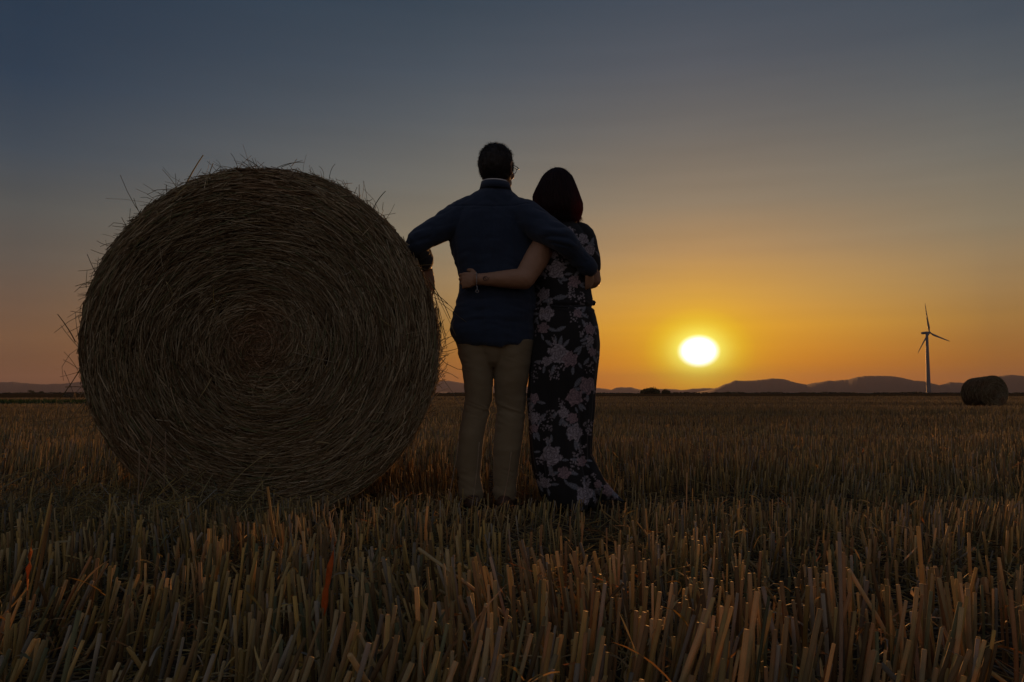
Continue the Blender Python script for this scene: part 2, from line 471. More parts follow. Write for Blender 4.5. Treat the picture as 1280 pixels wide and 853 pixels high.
# ------------------------------------------------------------------ bale placement
BALE_R = .822
BY0 = 3.68                                    # front face distance
BC = W(325, 432, BY0)                         # centre of the front face
BK = -.12
B_AX = Vector((BK, 1, 0)).normalized()
BALE_L = 1.22
BALE_Z = BC.z
def in_bale(x, y, pad=0.0):
    t = (x - BC.x) * B_AX.x + (y - BC.y) * B_AX.y
    s = (x - BC.x) * B_AX.y - (y - BC.y) * B_AX.x
    return (t > -.02 - pad) & (t < BALE_L + pad) & (np.abs(s) < .33 + pad)

# ------------------------------------------------------------------ stubble
def row_points(x0, x1, y0, y1, spacing, step, ang, jit):
    """points on drilled rows, turned by ang"""
    cx, cy = (x0 + x1) / 2, (y0 + y1) / 2; r = math.hypot(x1 - x0, y1 - y0) / 2 + .2
    rows = np.arange(-r, r, spacing); al = np.arange(-r, r, step)
    A, B = np.meshgrid(al, rows); A = A.ravel() + RNG.uniform(-step * .5, step * .5, A.size); B = B.ravel() + RNG.normal(0, jit, B.size)
    ca, sa = math.cos(ang), math.sin(ang)
    x = cx + A * ca - B * sa; y = cy + A * sa + B * ca
    k = (x > x0) & (x < x1) & (y > y0) & (y < y1)
    return x[k], y[k]
ROW_ANG = R(9)
def in_view(x, y, margin):
    return (np.abs(x) < y * .70 + margin)
def feet_clear(x, y):
    """trampled ground under shoes and skirt"""
    k = np.zeros(len(x), bool)
    for cx, cy, rx, ry in FEET: k |= ((x - cx) / rx) ** 2 + ((y - cy) / ry) ** 2 < 1
    return k
MY = 3.94                                     # distance of the couple
FEET = [(W(591, 620, MY).x, MY + .05, .075, .20), (W(632, 620, MY).x, MY + .05, .075, .20), (W(718, 620, MY).x, MY + .02, .23, .26), (W(762, 620, MY).x, MY + .02, .12, .12)]

def height_field(x, y):
    h = .175 + .028 * n2(x, y, .9, 21.0) + .02 * n2(x, y, 3.5, 4.0)
    trk = np.exp(-((y - 3.75 - .06 * x) / .62) ** 2)           # pressed strip the couple stand in
    h = h * (1 - .40 * trk)
    h = h * (1 + .24 * np.exp(-((y - 1.2) / .75) ** 2))
    h = h * (1 - .35 * np.exp(-((y - 8.4 - .12 * x) / .35) ** 2)) * (1 - .3 * np.exp(-((y - 14.4 - .12 * x) / .5) ** 2)) * (1 - .45 * np.exp(-((y - 23 - .12 * x) / .9) ** 2))
    h = h * (1 + .34 * n2(x * .10 + y * .02, y, .62, 61.0) * np.clip((y - 5) / 4, 0, 1))
    return h

def stubble_zone(batch, y0, y1, x_pad, spacing, step, tillers, rad, sides, segs, y_keep=None, hmul=1.0):
    xm = y1 * .70 + x_pad
    x, y = row_points(-xm, xm, y0, y1, spacing, step, ROW_ANG, spacing * .14)
    k = in_view(x, y, x_pad); x, y = x[k], y[k]
    dens = n2(x, y, 1.3, 31.0) * .5 + n2(x, y, .35, 33.0) * .5
    dens = dens + .35 * n2(x, y, 7.0, 35.0)
    k = RNG.uniform(-1, 1, len(x)) < dens * 1.5 + .38; x, y = x[k], y[k]
    n = len(x); nt_ = RNG.integers(1, tillers + 1, n)
    xi = np.repeat(x, nt_) + RNG.normal(0, .014, nt_.sum()); yi = np.repeat(y, nt_) + RNG.normal(0, .014, nt_.sum())
    lean = RNG.normal(0, .06, (n, 2)) + np.array([[.03, 0]]) + (.14 + .22 * np.exp(-((y - .9) / .8) ** 2))[:, None] * np.stack([n2(x, y, 1.1, 41.0) + .5 * n2(x, y, 5, 42.0), n2(x, y, 1.1, 47.0)], 1)
    lean = np.repeat(lean, nt_, axis=0) + RNG.normal(0, .055, (nt_.sum(), 2))
    wild = RNG.uniform(0, 1, len(xi)) < .07
    lean[wild] += RNG.normal(0, .5, (wild.sum(), 2))
    k = ~in_bale(xi, yi, .0) & ~feet_clear(xi, yi) & (np.hypot(xi, yi) > .78)
    xi, yi, lean = xi[k], yi[k], lean[k]; n = len(xi)
    h = height_field(xi, yi) * RNG.uniform(.58, 1.18, n) * hmul
    tall = RNG.uniform(0, 1, n) < .012; h[tall] *= RNG.uniform(1.3, 1.75, tall.sum())
    z = ground_z(xi, yi)
    P0 = np.stack([xi, yi, z - .01], 1)
    P1 = P0 + np.stack([lean[:, 0] * h, lean[:, 1] * h, h / np.sqrt(1 + lean[:, 0] ** 2 + lean[:, 1] ** 2)], 1)
    bend = RNG.normal(0, .004, (n, 3)) * np.array([1, 1, 0])
    r = rad * RNG.uniform(.6, 1.15, n)
    tone = 1 + .28 * n2(xi * .10, yi, .34, 66.0) * np.clip((yi - 6) / 6, 0, 1)            # worked strips of paler and darker straw
    V, F, C, ex = straws(P0, P1, bend, r, straw_cols(n) * tone[:, None], sides, segs, taper=.93)
    batch.add(V, F, C, ex)
    return xi, yi, z, h, P1

def litter(batch, y0, y1, n, lift, length, rad, sides=3, segs=3):
    y = np.sqrt(RNG.uniform(y0 ** 2, y1 ** 2, n)); x = RNG.uniform(-1, 1, n) * (y * .72 + .5)
    k = ~in_bale(x, y, -.03) & ~feet_clear(x, y) & (np.hypot(x, y) > .8); x, y = x[k], y[k]; n = len(x)
    a = RNG.uniform(0, math.pi, n); l = RNG.uniform(.4, 1, n) * length
    z = ground_z(x, y) + RNG.uniform(0, 1, n) ** 2 * lift + .004
    sl = RNG.normal(0, .22, n)
    P0 = np.stack([x, y, z], 1); P1 = P0 + np.stack([np.cos(a) * l, np.sin(a) * l, sl * l], 1)
    P1[:, 2] = np.maximum(P1[:, 2], ground_z(P1[:, 0], P1[:, 1]) + .004)
    bend = RNG.normal(0, .02, (n, 3)) * np.array([1, 1, .6])
    batch.add(*straws(P0, P1, bend, rad * RNG.uniform(.5, 1.1, n), straw_cols(n, dark=.15), sides, segs))

def husks(batch, xi, yi, z, h, n, width, length):
    i = RNG.integers(0, len(xi), n)
    a = RNG.uniform(0, 6.28, n); t = RNG.uniform(.15, .95, n)
    P = np.stack([xi[i], yi[i], z[i] + h[i] * t * .9], 1)
    upw = RNG.uniform(-.3, 1.3, n)
    d = np.stack([np.cos(a), np.sin(a), upw], 1); d /= np.linalg.norm(d, axis=1, keepdims=True)
    up = np.tile(np.array([[0, 0, -1.0]]), (n, 1)) + RNG.normal(0, .5, (n, 3))
    c = straw_cols(n); c[RNG.uniform(0, 1, n) < .12] = np.array([.42, .20, .07])
    batch.add(*blades(P, d, up, RNG.uniform(.3, 1, n) * length, width * RNG.uniform(.4, 1.1, n), RNG.uniform(.4, 2.6, n), c))

def build_stubble():
    b = Batch()
    a = stubble_zone(b, .45, 2.6, 1.7, .115, .0185, 3, .0039, 6, 3)
    husks(b, *a[:4], 4200, .0036, .10)
    litter(b, .6, 3.2, 5200, .045, .22, .0022)
    a = stubble_zone(b, 2.6, 5.4, 1.9, .115, .0155, 3, .0032, 4, 2)
    husks(b, *a[:4], 6000, .0036, .09)
    litter(b, 3.2, 7, 7000, .035, .22, .0022)
    n = 1500; x = RNG.uniform(-2.6, -1.05, n); y = 3.25 + RNG.normal(0, .28, n)              # flattened, tangled patch left of the bale
    k = ~in_bale(x, y, -.05); x, y = x[k], y[k]; n = len(x); an = RNG.uniform(0, math.pi, n); l = RNG.uniform(.08, .26, n); sl = RNG.normal(.15, .4, n)
    P0 = np.stack([x, y, ground_z(x, y) + RNG.uniform(.0, .13, n)], 1); P1 = P0 + np.stack([np.cos(an) * l, np.sin(an) * l * .5, sl * l], 1); P1[:, 2] = np.maximum(P1[:, 2], ground_z(P1[:, 0], P1[:, 1]) + .004)
    b.add(*straws(P0, P1, RNG.normal(0, .025, (n, 3)), .002 * RNG.uniform(.5, 1.2, n), straw_cols(n) * np.array([[.9, .98, 1.05]]), 3, 4))
    a = stubble_zone(b, 5.4, 12, 2.6, .12, .023, 3, .0033, 3, 1)
    husks(b, *a[:4], 7000, .006, .10)
    a = stubble_zone(b, 12, 26, 5, .15, .042, 3, .0042, 3, 1, hmul=.85)
    a = stubble_zone(b, 26, 60, 9, .25, .105, 3, .0070, 3, 1, hmul=.75)
    a = stubble_zone(b, 60, 140, 4, .6, .34, 3, .014, 3, 1, hmul=.75)
    o = b.build('stubble', M_straw)
    tag(o, 'cut wheat stubble and loose straw covering the field', 'stubble', kind='stuff')
    # a few tall uncut stems in front of the round bale
build_stubble()

# ------------------------------------------------------------------ round bales
def bale_axes(ax):
    ax = Vector(ax).normalized(); u = Vector((0, 0, 1)).cross(ax).normalized() * 1.0   # u: sideways
    w = Vector((0, 0, 1)); return np.array(ax), np.array(-u), np.array(w)

def lumps(th, seed):
    return .010 * n2(np.cos(th) * 1.6, np.sin(th) * 1.6, 1.0, seed) + .006 * n2(np.cos(th) * 5, np.sin(th) * 5, 1.0, seed + 2)

def make_bale(fc, axis, Rr, Ln, gzv, nface, nrim, nloose, label, cat, seed, srad=.0021, near=True, tone=1.0):
    """fc: centre of the face turned to the camera; axis: pointing into the bale"""
    ax, u, w = bale_axes(axis); fc = np.array(fc)
    base = Vector((fc[0] + ax[0] * Ln / 2, fc[1] + ax[1] * Ln / 2, gzv))
    root = empty('round_bale', base); tag(root, label, cat)
    def radius(th):                                   # slightly slumped outline, flattened where it stands
        r = Rr * (1 + lumps(th, seed)); s = np.sin(th)
        r = r * (1 + .030 * np.maximum(s, 0) ** 2 - .026 * np.maximum(-np.cos(th), 0) ** 2)
        lim = (fc[2] - gzv) / np.maximum(-s, 1e-3)
        return np.where(s < 0, np.minimum(r, lim - .002), r)
    def face_off(r, th):                              # relief of the face along the axis
        q = r / Rr
        d = .045 * np.clip((q - .86) / .14, 0, 1) ** 2 - .012 * (1 - q) + .012 * np.exp(-(r / .05) ** 2)
        d = d + .008 * n2(r * np.cos(th) * 6, r * np.sin(th) * 6, 1, seed + 5) + .0025 * np.sin(r * 62 + 2.0 * th / (2 * math.pi) * math.pi + 2 * n2(np.cos(th) * 2, np.sin(th) * 2, 1, seed))
        return d
    def P(r, th, off):
        return fc + np.outer(r * np.cos(th), u) + np.outer(r * np.sin(th), w) + np.outer(face_off(r, th) + off, ax)
    # core
    nt_, nr = 160, 26
    th = np.linspace(0, 2 * math.pi, nt_, endpoint=False); rad = radius(th)
    vs = []
    for j in range(nr + 1):
        vs.append(P(rad * (j / nr) * .985 + .001, th, .012))
    nl = 14
    for j in range(1, nl + 1):
        t = .05 + (Ln - .10) * j / nl
        vs.append(fc + np.outer(rad * .985 * np.cos(th), u) + np.outer(rad * .985 * np.sin(th), w) + ax * t)
    for j in range(1, 7):
        vs.append(fc + np.outer(rad * .985 * (1 - j / 6.05) * np.cos(th), u) + np.outer(rad * .985 * (1 - j / 6.05) * np.sin(th), w) + ax * (Ln - .05 + .045 * min(1, j / 2)))
    m = len(vs); V = np.concatenate(vs); i = np.arange(nt_ * m).reshape(m, nt_); i2 = np.roll(i, -1, axis=1)
    F = np.stack([i[:-1].ravel(), i[1:].ravel(), i2[1:].ravel(), i2[:-1].ravel()], 1)
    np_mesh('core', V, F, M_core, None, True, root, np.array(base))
    # straws wound on the face (both ends)
    def colours(n, r, th):
        c = np.array([[.42, .36, .25]]) * np.ones((n, 3)); q = RNG.uniform(0, 1, (n, 1))
        c = np.where(q < .32, np.array([.26, .19, .115]), c); c = np.where(q > .84, np.array([.58, .52, .40]), c); c = np.where((q > .76) & (q < .84), np.array([.26, .29, .17]), c)
        ring = n2(r * 9, 0, 1, seed + 9)[:, None]; pat = n2(r * np.cos(th) * 2.2, r * np.sin(th) * 2.2, 1, seed + 12)[:, None]
        red = np.clip(.9 - np.abs(r / .19 - .5) * 1.6, 0, 1)[:, None] * .26 + np.clip(pat * 1.4 - .45, 0, .5)
        c = c * (1 - red) + c * np.array([[.95, .50, .36]]) * red
        c = c * np.array([[1.03, .94, .79]])
        return c * (.90 + .12 * ring) * RNG.uniform(.65, 1.2, (n, 1)) * tone
    bt = Batch()
    for end, nf in ((0, nface), (1, nface // 4)):
        n = nf
        r = Rr * np.sqrt(RNG.uniform(.0006, 1, n)); r[:n // 14] = RNG.uniform(.01, .2, n // 14); t0 = RNG.uniform(0, 2 * math.pi, n)
        l = np.minimum(RNG.uniform(.05, .26, n), .55 * r + .05) if near else RNG.uniform(.1, .3, n)
        da = RNG.normal(.06, .15, n) + np.where(RNG.uniform(0, 1, n) < .06, RNG.normal(0, .7, n), 0)
        da *= 1 + 2.2 * np.exp(-(r / .20) ** 2)
        half = l / 2
        dt = half * np.cos(da) / np.maximum(r, .03); dr = half * np.sin(da)
        dt = np.clip(dt, -1.1, 1.1)
        lift = RNG.uniform(-.016, .010, n)
        lim = radius(t0) * .995
        ra, rm, rb = np.minimum(np.abs(r - dr), lim), np.minimum(r, lim), np.minimum(np.abs(r + dr), lim)
        tipa = -np.abs(RNG.normal(0, .006, n)); tipb = -np.abs(RNG.normal(0, .006, n))
        A = P(ra, t0 - dt, lift + tipa); B = P(rb, t0 + dt, lift + tipb); Mi = P(rm, t0, lift)
        bend = (Mi - (A + B) / 2) * .7
        if end:
            A, B = [p + np.outer(2 * (Ln / 2 - (p - fc) @ ax), ax) for p in (A, B)]
            bend = bend - 2 * np.outer(bend @ ax, ax)
        bt.add(*straws(A, B, bend, srad * RNG.uniform(.55, 1.25, n), colours(n, r, t0), 3, 4 if near else 2))
    o = bt.build('face_straw', M_bale, root, True, np.array(base)); o['kind'] = 'stuff'
    # straws wrapped round the side
    bt = Batch(); n = nrim
    t0 = RNG.uniform(0, 2 * math.pi, n); a0 = RNG.uniform(.0, 1, n) ** 1.15 * Ln
    l = RNG.uniform(.08, .3, n); da = RNG.normal(0, .16, n)
    dt = l / 2 / Rr * np.cos(da); dz = l / 2 * np.sin(da)
    def Q(th, a, lift):
        a = np.clip(a, .006, Ln - .004); rr = radius(th) + lift - .03 * np.clip(1 - a / .05, 0, 1) ** 2
        return fc + np.outer(rr * np.cos(th), u) + np.outer(rr * np.sin(th), w) + np.outer(a + .03 * np.clip(1 - a / .05, 0, 1), ax)
    lift = RNG.uniform(-.012, .006, n); tip = np.abs(RNG.normal(0, .008, (2, n)))
    tip[:, np.sin(t0) < -.6] = 0
    A = Q(t0 - dt, a0 - dz, lift + tip[0]); B = Q(t0 + dt, a0 + dz, lift + tip[1]); Mi = Q(t0, a0, lift)
    bt.add(*straws(A, B, Mi - (A + B) / 2, srad * RNG.uniform(.55, 1.2, n), colours(n, np.full(n, Rr * .9), t0), 3, 4 if near else 2))
    o = bt.build('side_straw', M_bale, root, True, np.array(base)); o['kind'] = 'stuff'
    # loose ends sticking out
    if nloose:
        bt = Batch(); n = nloose
        t0 = RNG.uniform(-.45, math.pi + .45, n); a0 = RNG.uniform(0, 1, n) ** 2 * Ln * .8
        l = RNG.gamma(2.0, .024, n) + .012; l = np.where((t0 > .05) & (t0 < .8), np.minimum(l, .03), l)
        A = Q(t0, a0, np.full(n, -.01))
        sgn = np.where(RNG.uniform(0, 1, n) < .8, 1, -1)
        el = np.abs(RNG.normal(.5, .45, n))
        tan = np.outer(-np.sin(t0), u) + np.outer(np.cos(t0), w); rad_ = np.outer(np.cos(t0), u) + np.outer(np.sin(t0), w)
        D = tan * (sgn * np.cos(el))[:, None] + rad_ * np.sin(el)[:, None] + np.outer(RNG.normal(0, .35, n), ax)
        B = A + D * l[:, None]
        bt.add(*straws(A, B, RNG.normal(0, .08, (n, 3)) * l[:, None] , srad * RNG.uniform(.45, .95, n), colours(n, np.full(n, Rr * .9), t0) * .8, 3, 3, taper=.75))
        # the long stray stems that stand out against the sky
        LONG = [((232, 232), (254, 194), .0030), ((222, 238), (203, 212), .0014), ((219, 236), (219, 217), .0014), ((212, 246), (208, 231), .002), ((172, 278), (190, 253), .0022), ((160, 285), (152, 272), .0016),
                ((160, 284), (145, 287), .0012), ((140, 308), (121, 301), .0012), ((121, 343), (109, 318), .0016), ((122, 338), (123, 322), .0012), ((118, 354), (94, 358), .0018), ((108, 358), (109, 338), .0012),
                ((92, 424), (72, 393), .0022), ((98, 434), (76, 407), .0018), ((100, 432), (94, 390), .0014), ((102, 410), (98, 396), .0014), ((99, 470), (80, 440), .0014), ((99, 463), (74, 500), .0020),
                ((84, 484), (102, 484), .0018), ((82, 468), (96, 505), .0012), ((104, 505), (82, 530), .0014), ((110, 520), (36, 528), .0011), ((92, 497), (71, 500), .001), ((71, 500), (71, 524), .001),
                ((275, 215), (270, 200), .0012), ((255, 222), (275, 209), .0020), ((322, 208), (308, 199), .0018), ((318, 210), (315, 198), .0014), ((355, 208), (378, 201), .0016), ((365, 207), (371, 199), .0014),
                ((350, 209), (380, 203), .0018), ((412, 226), (419, 205), .0016), ((404, 222), (399, 208), .0012), ((450, 247), (449, 231), .0018), ((468, 259), (482, 239), .0020), ((478, 262), (479, 253), .0012),
                ((455, 251), (466, 248), .0014), ((396, 221), (386, 212), .0012), ((540, 358), (563, 399), .0018), ((543, 364), (556, 425), .0016), ((545, 374), (568, 388), .0013), ((541, 366), (560, 380), .0018),
                ((548, 390), (551, 428), .0018), ((549, 395), (558, 420), .0014), ((546, 380), (558, 436), .0014), ((550, 402), (548, 438), .0014), ((552, 380), (583, 403), .0010), ((549, 470), (584, 523), .0011),
                ((537, 350), (549, 375), .0017), ((541, 360), (570, 420), .0010), ((521, 332), (539, 331), .0018), ((518, 337), (535, 339), .0012)]
        P0 = []; P1 = []; rr_ = []
        for a, b, rr in LONG:
            ya = BY0 + .12 + RNG.uniform(0, .25) if a[0] < 500 else BY0 + .06 + RNG.uniform(0, .1)
            P0.append(W(*a, ya)); P1.append(W(*b, ya + RNG.uniform(-.05, .03))); rr_.append(rr)
        P0 = np.array(P0); P1 = np.array(P1); P0 = P0 - (P1 - P0) * .12; n = len(P0); rr_ = np.array(rr_)
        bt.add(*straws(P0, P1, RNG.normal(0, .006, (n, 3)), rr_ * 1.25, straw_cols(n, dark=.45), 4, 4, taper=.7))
        # odd straws lying loose across the face
        n = 160; r = Rr * np.sqrt(RNG.uniform(0.01, .92, n)); t0 = RNG.uniform(0, 6.28, n); an = RNG.uniform(0, 6.28, n); l = RNG.uniform(.03, .12, n)
        A = P(r, t0, np.full(n, -.010)); B = A + np.outer(np.cos(an) * l, u) + np.outer(np.sin(an) * l, w) + np.outer(RNG.uniform(-.012, .0, n), ax)
        bt.add(*straws(A, B, RNG.normal(0, .006, (n, 3)), srad * RNG.uniform(.5, 1.1, n), straw_cols(n, dark=.1), 3, 3))
        o = bt.build('loose_straw', M_bale, root, True, np.array(base)); o['kind'] = 'stuff'
    return root

make_bale(BC, B_AX, BALE_R, BALE_L, gz(BC.x, BC.y + .5), 18000, 13000, 2000, 'huge round straw bale standing beside the couple, its coiled face towards the viewer', 'straw bale', 3.3)
_p = W(1243.5, 491, 37.9)
_g = gz(_p.x, _p.y)
_ax = Vector((math.sin(R(-11)), math.cos(R(-11)), 0)); _view = math.atan2(_p.x, _p.y)
_t = _view - R(42)
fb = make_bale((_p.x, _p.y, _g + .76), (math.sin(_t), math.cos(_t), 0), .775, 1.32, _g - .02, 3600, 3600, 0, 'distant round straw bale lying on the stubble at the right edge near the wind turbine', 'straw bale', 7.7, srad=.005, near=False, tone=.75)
for _c in fb.children:                                  # slumped: the far end of this bale has sunk a little
    _co = get_co(_c.data); _tt = (_co[:, 0] * math.sin(_t) + _co[:, 1] * math.cos(_t)) / 1.32 + .5
    _co[:, 2] *= 1 - .07 * np.clip(_tt, 0, 1); set_co(_c.data, _co)
_p = W(80.5, 497, 128.0); _g = gz(_p.x, _p.y)
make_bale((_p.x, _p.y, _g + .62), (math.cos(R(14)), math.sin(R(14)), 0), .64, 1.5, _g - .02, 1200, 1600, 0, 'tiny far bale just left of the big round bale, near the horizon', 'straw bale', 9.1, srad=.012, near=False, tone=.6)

# ------------------------------------------------------------------ wind turbine
def lathe(prof, n=24):
    """prof: list of (radius, z)"""
    V = []; 
    for r, z in prof:
        for k in range(n):
            a = 2 * math.pi * k / n; V.append((r * math.cos(a), r * math.sin(a), z))
    F = []
    for j in range(len(prof) - 1):
        for k in range(n):
            k2 = (k + 1) % n; F.append((j * n + k, j * n + k2, (j + 1) * n + k2, (j + 1) * n + k))
    return np.array(V), np.array(F)

def build_turbine():
    D = 1080.0
    base = W(1161, 492.0, D); hub = W(1161.2, 416.3, D)
    H = hub.z
    root = empty('wind_turbine', (base.x, base.y, 0)); tag(root, 'white three-bladed wind turbine standing far off on the horizon', 'wind turbine')
    V, F = lathe([(2.9, -1), (2.8, 0), (2.55, .2 * H), (2.3, .45 * H), (2.0, .7 * H), (1.75, H - 1.6), (1.7, H - 1.4), (.01, H - 1.4)])
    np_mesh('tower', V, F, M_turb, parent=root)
    V, F = lathe([(1.2, .0), (.0, .0)][::-1] + [(1.2, 0), (1.2, 2.6), (.01, 2.6)]); d = np_mesh('door', V * np.array([.6, .15, 1]) + np.array([0, -2.86, 0]), F, M_black, parent=root)
    yaw = R(27.4)      # rotor axis turned to the right of the line of sight, away from the camera side
    ax = Vector((math.sin(yaw), -math.cos(yaw), 0)); side = Vector((math.cos(yaw), math.sin(yaw), 0)); up = Vector((0, 0, 1))
    # nacelle: rounded box
    prof = [(-7.5, 1.1), (-7.3, 1.5), (-5, 1.75), (0, 1.9), (1.9, 1.75), (2.5, 1.3)]; V = []; F = []
    n = 16
    for t, r in prof:
        for k in range(n):
            a = 2 * math.pi * k / n; c, s = math.cos(a), math.sin(a)
            cx = math.copysign(abs(c) ** .5, c) * r; cz = math.copysign(abs(s) ** .5, s) * r
            V.append(tuple(ax * t + side * cx + up * (H + cz)))
    for j in range(len(prof) - 1):
        for k in range(n): F.append((j * n + k, j * n + (k + 1) % n, (j + 1) * n + (k + 1) % n, (j + 1) * n + k))
    q = [np.array(F), np.array([list(range(n))[::-1]]), np.array([list(range((len(prof) - 1) * n, len(prof) * n))])]
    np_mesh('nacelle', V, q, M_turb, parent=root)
    hc = ax * 4.2 + up * H
    V = []; F = []
    prof = [(-1.7, 1.3), (-.8, 1.7), (.5, 1.6), (1.6, 1.0), (2.1, .2)]
    for t, r in prof:
        for k in range(n):
            a = 2 * math.pi * k / n; V.append(tuple(hc + ax * t + side * math.cos(a) * r + up * math.sin(a) * r))
    for j in range(len(prof) - 1):
        for k in range(n): F.append((j * n + k, j * n + (k + 1) % n, (j + 1) * n + (k + 1) % n, (j + 1) * n + k))
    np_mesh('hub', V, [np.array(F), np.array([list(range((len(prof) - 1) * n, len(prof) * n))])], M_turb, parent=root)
    BL = 39.5
    for k in range(3):
        a = R(-15 + 120 * k)
        d = up * math.cos(a) + side * math.sin(a); ch = (side * math.cos(a) - up * math.sin(a))
        V = []; F = []; m = 12
        sect = [(0, .9, .9), (.05, 1.0, .95), (.14, 2.2, .7), (.22, 2.3, .5), (.45, 1.7, .36), (.7, 1.2, .25), (.9, .8, .16), (.985, .5, .1), (1.0, .1, .04)]
        for t, w_, th in sect:
            tw = R(16) * (1 - t)
            c2 = ch * math.cos(tw) + ax * math.sin(tw); a2 = ax * math.cos(tw) - ch * math.sin(tw)
            cen = hc + d * (1.2 + BL * t) + ch * (.25 * w_ if t > .1 else 0) + ax * (2.2 * t * t)
            for j in range(m):
                b = 2 * math.pi * j / m; V.append(tuple(cen + c2 * math.cos(b) * w_ * .75 + a2 * math.sin(b) * th))
        for j in range(len(sect) - 1):
            for i in range(m): F.append((j * m + i, j * m + (i + 1) % m, (j + 1) * m + (i + 1) % m, (j + 1) * m + i))
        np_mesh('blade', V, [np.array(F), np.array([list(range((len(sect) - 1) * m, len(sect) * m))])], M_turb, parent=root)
build_turbine()

# ------------------------------------------------------------------ far trees and hedges
def tree(px, base_py_D, w_m, h_m, label, seed, group=None, n=3600):
    D = base_py_D; p = W(px, 492, D); rg = np.random.default_rng(seed)
    root = empty('tree', (p.x, p.y, 0)); tag(root, label, 'tree', group)
    # trunk with limbs
    b = Batch(); P0 = [(0, 0, -.3)]; P1 = [(0, 0, h_m * .45)]; rr = [h_m * .03]
    for k in range(9):
        a = rg.uniform(0, 6.28); l = w_m * rg.uniform(.2, .38); z0 = h_m * rg.uniform(.15, .45)
        P0.append((0, 0, z0)); P1.append((math.cos(a) * l, math.sin(a) * l, z0 + h_m * rg.uniform(.15, .4))); rr.append(h_m * .011)
    P0, P1 = np.array(P0, float), np.array(P1, float)
    b.add(*straws(P0, P1, np.zeros_like(P0), np.array(rr), np.ones((len(P0), 3)) * .05, 6, 2, taper=.5)); b.build('trunk', M_bark, root)
    # crown: leaf clumps in several lobes
    lobes = [(rg.uniform(-.36, .36) * w_m, rg.uniform(-.36, .36) * w_m, h_m * rg.uniform(.18, .70), rg.uniform(.15, .25) * w_m) for _ in range(11)]
    lobes = [(a_, b_, min(c_, h_m * (.78 - 1.25 * math.hypot(a_, b_ * .5) / w_m)), d_) for a_, b_, c_, d_ in lobes]
    C = []; 
    for _ in range(n):
        lx, ly, lz, lr = lobes[rg.integers(0, 11)]
        v = rg.normal(size=3); v /= np.linalg.norm(v); v *= lr * rg.uniform(.55, 1.05) * (1 + .2 * rg.normal()); v[2] *= min(1.0, h_m / w_m * 1.25)
        C.append((lx + v[0], ly + v[1], max(.25, lz + v[2])))
    C = np.array(C); m = len(C); s = (w_m * .034) * rg.uniform(.6, 1.5, m)
    a = rg.normal(size=(m, 3)); a /= np.linalg.norm(a, axis=1, keepdims=True); c = np.cross(a, rg.normal(size=(m, 3))); c /= np.linalg.norm(c, axis=1, keepdims=True)
    V = np.stack([C + a * s[:, None], C + c * s[:, None] * .7, C - a * s[:, None], C - c * s[:, None] * .7], 1).reshape(-1, 3)
    F = np.arange(m * 4).reshape(m, 4)
    col = np.array([[.05, .07, .028]]) * rg.uniform(.6, 1.5, (m, 1))
    np_mesh('crown', V, F, M_leafm, np.repeat(col, 4, axis=0), False, root)

tree(814, 700.0, 15.5, 6.6, 'broad dark leafy tree on the horizon left of and below the sun', 5)
tree(832, 700.0, 8.0, 5.0, 'small dark bushy tree right of the broad tree below the sun', 6)
tree(37.5, 900.0, 5.2, 7.0, 'narrow tree on the left horizon, taller of two standing together', 7, n=900)
tree(41.5, 900.0, 4.2, 5.0, 'shorter tree touching the narrow tree on the left horizon', 8, n=900)
tree(51, 900.0, 6.5, 4.0, 'low round tree on the left horizon between the narrow tree and the big bale', 9, n=900)

def hedge(name, segs, D, label, seed, cell=2.2):
    """ragged far strip of bushes: segs = (azimuth px from, to, height m)"""
    rg = np.random.default_rng(seed); Vs = []; 
    for x0, x1, h in segs:
        a, b = W(x0, 492, D), W(x1, 492, D); ln = (b - a).length; n = int(ln / cell * 26)
        t = rg.uniform(0, 1, n); P = np.array(a)[None] * (1 - t)[:, None] + np.array(b)[None] * t[:, None]
        prof = h * (.55 + .35 * n2(t * ln / 14, 0, 1, seed) + .2 * n2(t * ln / 4, 0, 1, seed + 3))
        P[:, 2] = rg.uniform(0, 1, n) * np.maximum(prof, .35); P[:, 1] += rg.uniform(-5, 5, n)
        aa = rg.normal(size=(n, 3)); aa /= np.linalg.norm(aa, axis=1, keepdims=True); c = np.cross(aa, rg.normal(size=(n, 3))); c /= np.linalg.norm(c, axis=1, keepdims=True)
        s = rg.uniform(.3, .8, n)[:, None] * cell * .5
        Vs.append(np.stack([P + aa * s, P + c * s, P - aa * s, P - c * s], 1).reshape(-1, 3))
    V = np.concatenate(Vs); V[:, 2] = np.maximum(V[:, 2], 0.0); F = np.arange(len(V)).reshape(-1, 4)
    col = np.repeat(np.array([[.035, .045, .02]]) * rg.uniform(.6, 1.4, (len(F), 1)), 4, axis=0)
    o = np_mesh(name, V, F, M_leafm, col, False); tag(o, label, 'hedge', kind='stuff')
hedge('treeline', [(-400, -60, 5), (-60, 22, 3.0), (22, 72, 2.6), (72, 110, 2.6), (110, 600, 2.2)], 920.0, 'low ragged treeline along the left horizon', 31)
hedge('hedgerow', [(840, 1290, 2.3), (1290, 1900, 2.6), (560, 840, 1.3)], 860.0, 'thin dark hedgerow along the right horizon', 37)

